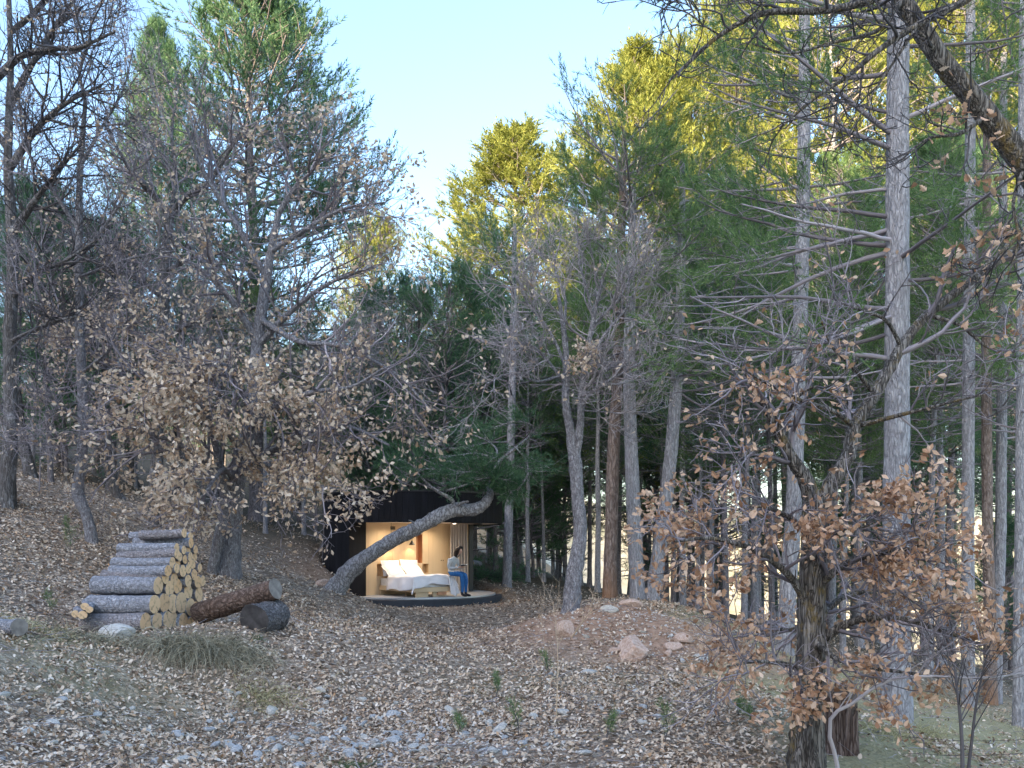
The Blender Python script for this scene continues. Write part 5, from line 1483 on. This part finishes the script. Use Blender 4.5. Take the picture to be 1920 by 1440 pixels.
o = thing('wood_slab', 'pale split slab of wood lying across the top of the stump', 'wood', at(1560, 1322, 8.85)); o.rotation_euler = (.05, .12, .2)
v, q = box(-.10, .10, -.05, .05, -.02, .02); MB().add(v * (1 + .1 * rs(1).normal(size=v.shape)), q).obj('slab', M['cut_end'], o)

# ---------------------------------------------------------------- rocks
M['rock_red'] = None
def rock_mat(name, a, b, c, top=None):
    t = NT(name); v = t.coord('Object')
    n = t.noise(v, 6.0, 6, .65); n2 = t.noise(v, 26.0, 5, .7)
    col = t.ramp(n, [(.3, a), (.5, b), (.72, c)])
    col = t.mix(t.ramp(n2, [(.62, (0, 0, 0)), (.8, (1, 1, 1))]), col, a)
    t.color(col).rough(.85).bump(t.math('ADD', n, t.math('MULTIPLY', n2, .4)), .7, .03); return t.m
M['rock_red'] = rock_mat('rock_red', (.34, .22, .165), (.52, .38, .305), (.66, .55, .48))
M['rock_pale'] = rock_mat('rock_pale', (.34, .32, .29), (.52, .50, .46), (.66, .64, .60))
M['rock_blue'] = rock_mat('rock_blue', (.25, .25, .25), (.44, .44, .44), (.60, .60, .59))
import bmesh
def rock_mesh(seed, jag=.22, sub=3, flat=1.0, cuts=6):
    R = rs(seed); bm = bmesh.new(); bmesh.ops.create_icosphere(bm, subdivisions=sub, radius=1.0)
    pl = [(norm(R.normal(size=3)), R.uniform(.42, .85)) for _ in range(cuts)]
    for v in bm.verts:
        c = np.array(v.co)
        for nn, d in pl:
            e = c @ nn - d
            if e > 0: c = c - nn * e * .95
        k = 1 + jag * .25 * vnoise(c[0] * 1.6 + seed, c[1] * 1.6 + c[2] * 2.1, seed % 7)
        c = c * k; v.co = (c[0], c[1], c[2] * flat)
    me = bpy.data.meshes.new('rock'); bm.to_mesh(me); bm.free()
    return me
def boulder(px, py, w, label, m, seed, dims=(1, .8, .8), Y=None, sub=3, rz=0, name='boulder', tilt=0):
    b = hit(px, py) if Y is None else gp(px, Y)
    me = rock_mesh(seed, .3, sub); me.materials.append(M[m])
    o = link(name, me, None, label, name.replace('boulder', 'rock'), None, None, b + np.array([0, 0, w * dims[2] * .36]))
    o.scale = (w * dims[0], w * dims[1], w * dims[2]); o.rotation_euler = (tilt, tilt * .5, rz)
    return o
boulder(1186, 1232, .345, 'largest pinkish boulder with a flat pale top at the foot of the mound', 'rock_red', 3, (1.1, .85, .78), rz=1.2)
boulder(1152, 1224, .105, 'small pink stone just left of the largest boulder', 'rock_red', 5, (1, .8, .6))
boulder(222, 1190, .27, 'flat pale rock lying in front of the bottom logs', 'rock_pale', 8, (1.15, .7, .5), Y=12.3, rz=-.4, tilt=.2)
boulder(1281, 1208, .17, 'upper pale pink rock in the cluster right of the largest boulder', 'rock_red', 9, (1, .7, .75))
boulder(1262, 1222, .15, 'broad pink rock in the middle of the cluster right of the largest boulder', 'rock_red', 10, (1.1, .8, .65))
boulder(1252, 1232, .12, 'low pink rock at the foot of the cluster right of the largest boulder', 'rock_red', 11, (1, .8, .7))
boulder(1318, 1240, .15, 'pale rounded rock half sunk near the rust coloured leaves', 'rock_pale', 12, (1.15, .8, .55))
boulder(1283, 1245, .08, 'small dark blue stone below the pink rock cluster', 'rock_blue', 13, (1.2, .7, .7))
boulder(1062, 1216, .22, 'brown rock sunk in the mound behind the dry stalks', 'rock_red', 14, (.9, .7, .9), Y=15.6)
boulder(1142, 1163, .17, 'grey stone lying on the leaves near the mound crest', 'rock_pale', 15, (1.1, .8, .5), Y=16.6)
boulder(1182, 1156, .22, 'tan stone on top of the mound right of the forked oak', 'rock_red', 16, (1.1, .8, .55), Y=17.2)
boulder(1342, 1204, .15, 'pinkish stone high on the right shoulder of the mound', 'rock_red', 17, (.9, .8, .8), Y=16.5)
boulder(1103, 1262, .12, 'pale flat stone in the leaves in front of the mound', 'rock_pale', 18, (1.3, .9, .4))
boulder(607, 1100, .24, 'red earth covered stone at the foot of the leaning pine', 'rock_red', 19, (1, .8, .7), Y=21.9)

# loose stones of the clearing: parts of the ground, sharing ten meshes
STM = []
for s in range(10):
    me = rock_mesh(40 + s, .3, 2, 1.0, 5); me.materials.append(M[['rock_blue', 'rock_pale', 'rock_blue', 'rock_pale', 'rock_red'][s % 5]]); STM.append(me)
R = rs(41); n = 0
def put_stone(px, py, w, k):
    b = hit(px, py)
    o = link('stone', STM[k], GROUND, None, None, None, None, b + np.array([0, 0, w * .18]))
    o.scale = (w * R.uniform(.8, 1.4), w * R.uniform(.6, 1.0), w * R.uniform(.35, .7)); o.rotation_euler = (R.normal() * .25, R.normal() * .25, R.uniform(0, 6.28))
for i in range(250):
    px = R.normal(700, 190) if i < 205 else R.uniform(0, 1250)
    py = 1392 + R.normal() * 26 - .00018 * (px - 700) ** 2 if i < 205 else R.uniform(1290, 1440)
    if not (0 < px < 1300 and py < 1446): continue
    put_stone(px, py, abs(R.normal(.034, .024)) + .018, [0, 1, 2, 3, 5, 6, 7, 8][R.randint(8)])
for i in range(50):
    px, py = R.uniform(980, 1440), R.uniform(1170, 1260)
    put_stone(px, py, abs(R.normal(.03, .025)) + .016, [4, 9, 1, 3, 4][R.randint(5)])
for (px, py, w) in [(45, 1313, .03), (54, 1314, .028), (65, 1317, .03), (390, 1362, .055), (180, 1320, .06), (95, 1400, .055), (560, 1300, .05), (1030, 1270, .06), (250, 1385, .05), (370, 1420, .06), (700, 1350, .07), (740, 1390, .06), (825, 1385, .06), (585, 1392, .06), (640, 1405, .05)]:
    put_stone(px, py, w, R.randint(9))

# ---------------------------------------------------------------- fallen leaves, twigs, grasses (nobody could count them)
def scatter_wedge(R, n, Y0, Y1, pw=1.0, pad=1.08):
    """points spread evenly over the ground in view between two distances"""
    Y = np.sqrt(R.uniform(Y0 ** 2, Y1 ** 2, n)); px = R.uniform(-80, 2000, n)
    return (px - HX) * Y / F, Y
def ground_normal(x, y, e=.12):
    hx = (height(x + e, y) - height(x - e, y)) / (2 * e); hy = (height(x, y + e) - height(x, y - e)) / (2 * e)
    return norm(np.stack([-hx, -hy, np.ones_like(hx)], -1))
def keep_off(x, y):
    return (np.hypot(x - CX, y - CY) > RO + .02)
_sc = [hit(px, py) for px, py in ((560, 1385), (700, 1395), (830, 1390), (960, 1400))]
def stony(x, y): return np.clip(sum(np.exp(-(((x - c[0]) / .55) ** 2 + ((y - c[1]) / .55) ** 2)) for c in _sc), 0, 1)
R = rs(120); mb = MB()
for n, Y0, Y1, s0, s1 in ((70000, 6.3, 12, .026, .066), (76000, 12, 20, .036, .075), (30000, 20, 30, .05, .09)):
    x, y = scatter_wedge(R, n, Y0, Y1)
    dens = np.clip(.95 + .5 * vnoise(x / 1.3, y / 1.3, 21) + .6 * vnoise(x / .3, y / .3, 22) - .85 * grass_mask(x, y) - .85 * red_mask(x, y) - .35 * wood_mask(x, y) - .8 * stony(x, y), .04, 1)
    k = (R.uniform(size=n) < dens) & keep_off(x, y); x, y = x[k], y[k]; n = len(x)
    nr = norm(ground_normal(x, y) + R.normal(size=(n, 3)) * .38)
    ax = R.normal(size=(n, 3)); ax = norm(ax - (ax * nr).sum(-1, keepdims=True) * nr)
    p = np.stack([x, y, height(x, y) + R.uniform(.004, .03, n)], -1)
    v, q = litter_geo(R, p, ax, nr, s0 + (s1 - s0) * R.beta(1.3, 2.2, n) * 1.35); mb.add(v, q)
mb.obj('fallen_leaves', M['litter'], None, label='carpet of pale brown fallen oak leaves over the clearing', kind='stuff')

def gravel():
    R = rs(123); P = []
    x, y = R.normal(2.6, 1.5, 2600), R.normal(15.7, 1.1, 2600); k = R.uniform(size=2600) < red_mask(x, y); P.append(np.stack([x[k], y[k], R.uniform(.008, .035, k.sum())], -1))
    for c in _sc: P.append(np.stack([R.normal(c[0], .55, 420), R.normal(c[1], .5, 420), R.uniform(.008, .026, 420)], -1))
    x, y = scatter_wedge(R, 1800, 6.3, 16); P.append(np.stack([x, y, R.uniform(.006, .02, 1800)], -1))
    P = np.concatenate(P); n = len(P)
    o8 = np.array([(1, 0, 0), (-1, 0, 0), (0, 1, 0), (0, -1, 0), (0, 0, 1), (0, 0, -1)], float)
    T = np.array([(0, 2, 4), (2, 1, 4), (1, 3, 4), (3, 0, 4), (2, 0, 5), (1, 2, 5), (3, 1, 5), (0, 3, 5)])
    V = o8[None] * P[:, None, 2:3] * R.uniform(.6, 1.3, (n, 6, 1)) * np.array([1, 1, .65])
    a = R.uniform(0, 6.28, n); c, s = np.cos(a)[:, None], np.sin(a)[:, None]
    V = np.stack([V[..., 0] * c - V[..., 1] * s, V[..., 0] * s + V[..., 1] * c, V[..., 2]], -1) + np.stack([P[:, 0], P[:, 1], height(P[:, 0], P[:, 1]) + P[:, 2] * .25], -1)[:, None]
    m = island_mat('gravel', [(0, (.24, .16, .12)), (.4, (.40, .29, .22)), (.7, (.46, .42, .38)), (1, (.60, .58, .55))], 0, .9)
    MB().add(V.reshape(-1, 3), (T[None] + (np.arange(n) * 6)[:, None, None]).reshape(-1, 3)).obj('gravel', m, None, label='small gravel and earth clods on the mound and the stony strip', kind='stuff')
gravel()
R = rs(121); n = 1500
x, y = scatter_wedge(R, n, 6.3, 19); k = keep_off(x, y); x, y = x[k], y[k]; n = len(x)
d = np.column_stack([R.normal(size=(n, 2)), R.normal(size=n) * .15]); L = R.uniform(.08, .45, n)
P, Rd = sprout(R, np.stack([x, y, height(x, y) + .02], -1), d, L, R.uniform(.002, .006, n), 4, .12, (0, 0, 0), .6)
v, q = tubes(P, Rd, 4); MB().add(v, q).obj('fallen_twigs', M['twig_pale'], None, True, label='thin dead twigs scattered among the fallen leaves', kind='stuff')

def blades(R, x, y, h0, h1, lean, w=.004, bend=None, seg=4):
    """curved grass blades rooted at x, y"""
    n = len(x); a = R.uniform(0, 2 * math.pi, n); h = R.uniform(h0, h1, n)
    d = np.column_stack([np.cos(a) * lean, np.sin(a) * lean, np.ones(n)])
    if bend is not None: d = d + bend
    P, _ = sprout(R, np.stack([x, y, height(x, y) - .01], -1), d, h, np.ones(n), seg, .10, (0, 0, -.28 if bend is None else -.42), 1)
    side = norm(np.cross(P[:, -1] - P[:, 0], R.normal(size=(n, 3))))
    ww = np.linspace(1, .1, seg)[None, :, None] * w * R.uniform(.6, 1.3, (n, 1, 1))
    Lf, Rt = P - side[:, None] * ww, P + side[:, None] * ww
    V = np.stack([Lf, Rt], 2).reshape(-1, 3)
    i = np.arange(seg - 1) * 2; q = np.stack([i, i + 1, i + 3, i + 2], -1)
    return V, (q[None] + (np.arange(n) * seg * 2)[:, None, None]).reshape(-1, 4)
R = rs(122); mb = MB()
x, y = scatter_wedge(R, 60000, 6.3, 22); g = grass_mask(x, y); k = (R.uniform(size=len(x)) < g * .85 * np.clip(.7 + .6 * vnoise(x / .5, y / .5, 31), .1, 1)) & keep_off(x, y); x, y = x[k], y[k]
v, q = blades(R, x, y, .05, .17, .8, .0035); mb.add(v, q, 0)
x, y = scatter_wedge(R, 6000, 6.3, 16); k = R.uniform(size=len(x)) < .25; x, y = x[k], y[k]
v, q = blades(R, x, y, .06, .22, .7, .003); mb.add(v, q, 0)
mb.obj('dry_grass', M['grass_dry'], None, label='short straw coloured grass over the right hand slope', kind='stuff')
# the long grass hanging over the bank below the pile: tufts, each a thing of its own
def tuft(label, px, Y, n, rx, ry, h, bend, mats=('grass_dry',), w=.005, seed=0, name='grass_tuft', lean=.6, group=None):
    b = gp(px, Y); R = rs(seed)
    o = thing(name, label, 'grass', b, 0, group)
    x = b[0] + R.normal(size=n) * rx; y = b[1] + R.normal(size=n) * ry
    v, q = blades(R, x, y, h[0], h[1], lean, w, bend, 6)
    MB().add(v - b, q).obj('blades', M[mats[0]], o, kind='stuff')
    return o
tuft('largest long grey green grass tuft hanging over the bank below the log pile', 345, 12.15, 1000, .28, .12, (.4, .85), np.array([.45, -1.0, .25]), ('grass_hang',), w=.0055, seed=1)
tuft('drooping grass tuft left of the pale flat rock', 170, 11.9, 900, .45, .15, (.2, .5), np.array([.5, -.7, .1]), ('grass_hang',), seed=2)
tuft('drooping grass tuft below the right end of the log pile', 425, 12.2, 800, .28, .15, (.25, .55), np.array([.6, -.6, .1]), ('grass_hang',), seed=3)
tuft('sparse dry grass tuft on the open slope below the grass bank', 495, 11.6, 350, .25, .15, (.15, .35), np.array([.4, -.5, .2]), seed=4)
tuft('small dry grass tuft at the left edge above the cut log', 60, 11.6, 400, .4, .2, (.12, .3), np.array([.4, -.4, .3]), seed=5)
tuft('yellow grass tuft at the bottom edge of the clearing', 858, 7.6, 260, .09, .06, (.10, .22), None, w=.005, seed=6, lean=.8)
tuft('dry grass tuft on the slope right of the split stumps', 1730, 11.2, 260, .12, .1, (.2, .42), None, seed=7, lean=.45)
tuft('low dry grass tuft by the sunlit slope in the lower right', 1660, 9.6, 400, .3, .2, (.1, .26), None, seed=8, lean=.7)
tuft('fresh green grass tuft at the bottom edge among pale stones', 655, 7.9, 220, .10, .07, (.08, .2), None, ('grass_green',), seed=9)
tuft('tiny fresh green grass tuft in front of the charred log', 482, 12.7, 90, .07, .05, (.07, .16), None, ('grass_green',), seed=10)

# ---------------------------------------------------------------- seedlings, stalks, saplings
def seedling(label, px, Y, h, seed, m='needle', dens=8):
    h = h * .85
    b = gp(px, Y); b[2] -= .01; R = rs(seed)
    o = thing('pine_seedling', label, 'seedling', b)
    stem = np.array([[0, 0, 0], [R.normal() * .02, R.normal() * .02, h * .5], [R.normal() * .03, R.normal() * .03, h]])
    P = spline(stem, 6)[None]; v, q = tubes(P, np.linspace(.006, .002, 6)[None], 5)
    MB().add(v, q).obj('stem', M['twig_dark'], o)
    p, d, l, _ = shoots_from(R, P, np.full((1, 6), .004), dens, .15, .95, (.5, 1.0), (.3, .5), np.array([h]), upb=.35)
    P2, R2 = sprout(R, p, d, l, np.full(len(p), .003), 4, .08, (0, 0, .12), .6)
    mb = MB(); v, q = tubes(P2, R2, 3); mb.add(v, q, 0)
    p3, d3, l3, _ = shoots_from(R, P2, R2, 3, .2, 1, (.3, .7), (1, 1), np.ones(len(P2)), upb=.2)
    S = np.vstack([p, p3, stem[2:] * .9]); D = np.vstack([d, d3, [[0, 0, 1.]]]); LL = np.concatenate([l, np.full(len(p3), .08), [h * .2]])
    v, t = needle_tris(R, S, D, LL, 16, .07, .0026); mb.add(v, t, 1)
    mb.obj('crown', [M['twig_dark'], M[m]], o); return o
seedling('bright green pine seedling nearest the near oak on the open slope', 1245, 8.7, .42, 1)
seedling('blue green pine seedling low in the leaves left of the dry stalk', 972, 9.4, .36, 2)
seedling('small pine seedling in the leaves further up the slope from the blue green one', 928, 11.2, .36, 3)
seedling('faint pine seedling among leaves right of the pale stones', 862, 9.6, .22, 4)
seedling('small pine seedling right of the dry stalk near a thin dead branch', 1138, 8.9, .26, 5)
seedling('low spreading pine seedling on the slope beside the near oak', 1385, 9.8, .20, 6)
seedling('lower pine seedling right beside the spreading one near the oak', 1402, 9.4, .16, 7)
seedling('pine seedling growing at the left foot of the earth mound', 1027, 12.6, .42, 8)
seedling('dark pine seedling on the leafy bank left of the slim grey oak', 132, 16.3, .75, 9, dens=16)
seedling('dark low pine seedling on the leafy bank above the log pile', 90, 13.6, .35, 10)
def stalk(label, path, r0, seed, m='twig_straw', name='dry_stalk', cat='stalk', k=(8, 4), Lr=(.15, .4), up=.2):
    P = pts_at(path); b = P[0].copy(); R = rs(seed)
    o = thing(name, label, cat, b)
    S = spline(P - b, 14)[None]; Rd = np.linspace(r0, r0 * .3, 14)[None]
    v, q = tubes(S, Rd, 6); MB().add(v, q).obj('stem', M[m], o, True)
    p, d, l, r = shoots_from(R, S, Rd, k[0], .3, 1, (.4, .9), (1, 1), np.ones(1), upb=up); l = R.uniform(*Lr, len(p))
    A, ra = sprout(R, p, d, l, np.clip(r, .001, .006), 6, .10, (0, 0, .04), .4); mb = MB(); v, q = tubes(A, ra, 4); mb.add(v, q)
    p, d, l, r = shoots_from(R, A, ra, k[1], .2, 1, (.4, .9), (.3, .55), l, upb=up)
    B, rb = sprout(R, p, d, l, np.full(len(p), .0014), 4, .12, (0, 0, .04), .5); v, q = tubes(B, rb, 3); mb.add(v, q)
    mb.obj('crown', M[m], o, True); return o
M['twig_straw'] = island_mat('twig_straw', [(0, (.33, .24, .16)), (1, (.60, .47, .34))], 0, .85)
g = hit(1043, 1345)
stalk('tall dry straw coloured weed stalk standing in the middle of the clearing', [(1043, 1345, g[1]), (1045, 1290, g[1]), (1046, 1230, g[1]), (1043, 1180, g[1]), (1036, 1125, g[1])], .008, 1, k=(9, 5), Lr=(.2, .5), up=.5)
stalk('broken pale dead branch lying against the forked oak on the mound', [(1072, 1195, 15.4), (1088, 1172, 15.3), (1105, 1150, 15.2), (1128, 1122, 15.2)], .018, 2, name='dead_branch', cat='branch', k=(7, 4), Lr=(.2, .5))
g2 = hit(1010, 1235)
stalk('pale thin dry stem left of the tall weed stalk', [(1024, 1230, g2[1]), (1018, 1190, g2[1]), (1014, 1150, g2[1]), (1022, 1115, g2[1])], .006, 3, k=(6, 4), Lr=(.15, .35), up=.4)
g = hit(1092, 1240)
stalk('single thin slanting dry stem in front of the mound', [(1092, 1240, g[1]), (1100, 1220, g[1]), (1108, 1205, g[1]), (1116, 1195, g[1])], .006, 4, k=(2, 1), Lr=(.05, .12))
g = hit(935, 1310)
stalk('thin leaning dry stem low among the leaves of the clearing', [(940, 1310, g[1]), (920, 1275, g[1]), (905, 1250, g[1]), (885, 1225, g[1])], .005, 5, k=(3, 2), Lr=(.05, .15))
stalk('leafless dark sapling with thorny branches in the lower right corner', [(1805, 1475, 7.0), (1804, 1400, 7.0), (1800, 1340, 7.0), (1794, 1290, 7.0), (1788, 1230, 7.1), (1784, 1170, 7.2)], .017, 6, 'twig_dark', 'bare_sapling', 'sapling', (13, 6), (.3, .75), .25)
stalk('second leafless dark sapling leaning right in the lower right corner', [(1812, 1470, 7.1), (1822, 1390, 7.1), (1832, 1310, 7.1), (1850, 1230, 7.1), (1868, 1160, 7.1)], .014, 7, 'twig_dark', 'bare_sapling', 'sapling', (10, 5), (.3, .7), .25)
stalk('crooked pale grey branch sweeping in a curve past the near oak', [(1572, 1470, 7.6), (1568, 1420, 7.55), (1556, 1385, 7.5), (1560, 1340, 7.45), (1590, 1325, 7.4), (1640, 1288, 7.3), (1690, 1270, 7.25), (1760, 1268, 7.2), (1850, 1272, 7.2), (1935, 1258, 7.2)], .022, 8, 'twig_pale', 'bare_sapling', 'sapling', (16, 5), (.25, .7), .5)
stalk('thin grey sapling with crooked twigs beside the slim lichen grey oak', [(72, 955, 20), (75, 890, 20), (76, 820, 20), (74, 760, 20)], .02, 9, 'twig_pale', 'bare_sapling', 'sapling', (7, 4), (.2, .6), .3)
# two strands of wire in the lower right corner, with short barbs
M['wire'] = plain('rusty_wire', (.07, .055, .05), .7, .4, .2, 20, .3)
for i, (a, b, lab) in enumerate([((1690, 1381, 7.4), (1960, 1384, 7.6), 'upper strand of rusty barbed wire crossing the sunlit grass'), ((1700, 1412, 7.3), (1960, 1408, 7.5), 'lower strand of rusty barbed wire crossing the sunlit grass')]):
    A, B = at(*a), at(*b); t = np.linspace(0, 1, 24)[:, None]; P = A * (1 - t) + B * t; P[:, 2] -= .03 * np.sin(t[:, 0] * math.pi); b0 = A.copy()
    o = thing('barbed_wire', lab, 'wire', b0)
    v, q = tubes(P - b0, np.full(24, .0022), 5); MB().add(v, q).obj('strand', M['wire'], o)
    R = rs(700 + i)
    for k in range(2, 23, 3):
        c = P[k] - b0; d = norm(R.normal(size=(2, 3)) + [0, 0, .6]) * .018
        v, q = tubes(np.stack([np.stack([c - dd, c, c + dd]) for dd in d]), np.full((2, 3), .0014), 4); MB().add(v, q).obj('barb', M['wire'], o)
# brush pile behind the deck
b = gp(925, 29.5); o = thing('brush_pile', 'heap of cut green pine boughs on the path right of the cabin', 'brush', b); R = rs(130)
n = 60; p = np.column_stack([R.normal(size=n) * .55, R.normal(size=n) * .4, np.abs(R.normal(size=n)) * .22]); d = np.column_stack([R.normal(size=(n, 2)), R.uniform(-.1, .5, n)])
P, Rd = sprout(R, p, d, R.uniform(.4, .9, n), np.full(n, .01), 5, .1, (0, 0, -.03), .4); mb = MB(); v, q = tubes(P, Rd, 4); mb.add(v, q, 0)
S, D, _, _ = shoots_from(R, P, Rd, 9, .1, 1, (.4, .9), (1, 1), None, upb=.1); v, t = needle_tris(R, S, D, R.uniform(.15, .3, len(S)), 18, .09, .010); mb.add(v, t, 1)
mb.obj('boughs', [M['twig_dark'], M['needle_dark']], o)
ground_log('log', 'pale log lying on the path right of the cabin deck', at(884, 1056, 30), at(899, 1058, 30.6), .10, .10, 'log_bark', 'cut_end', 640)
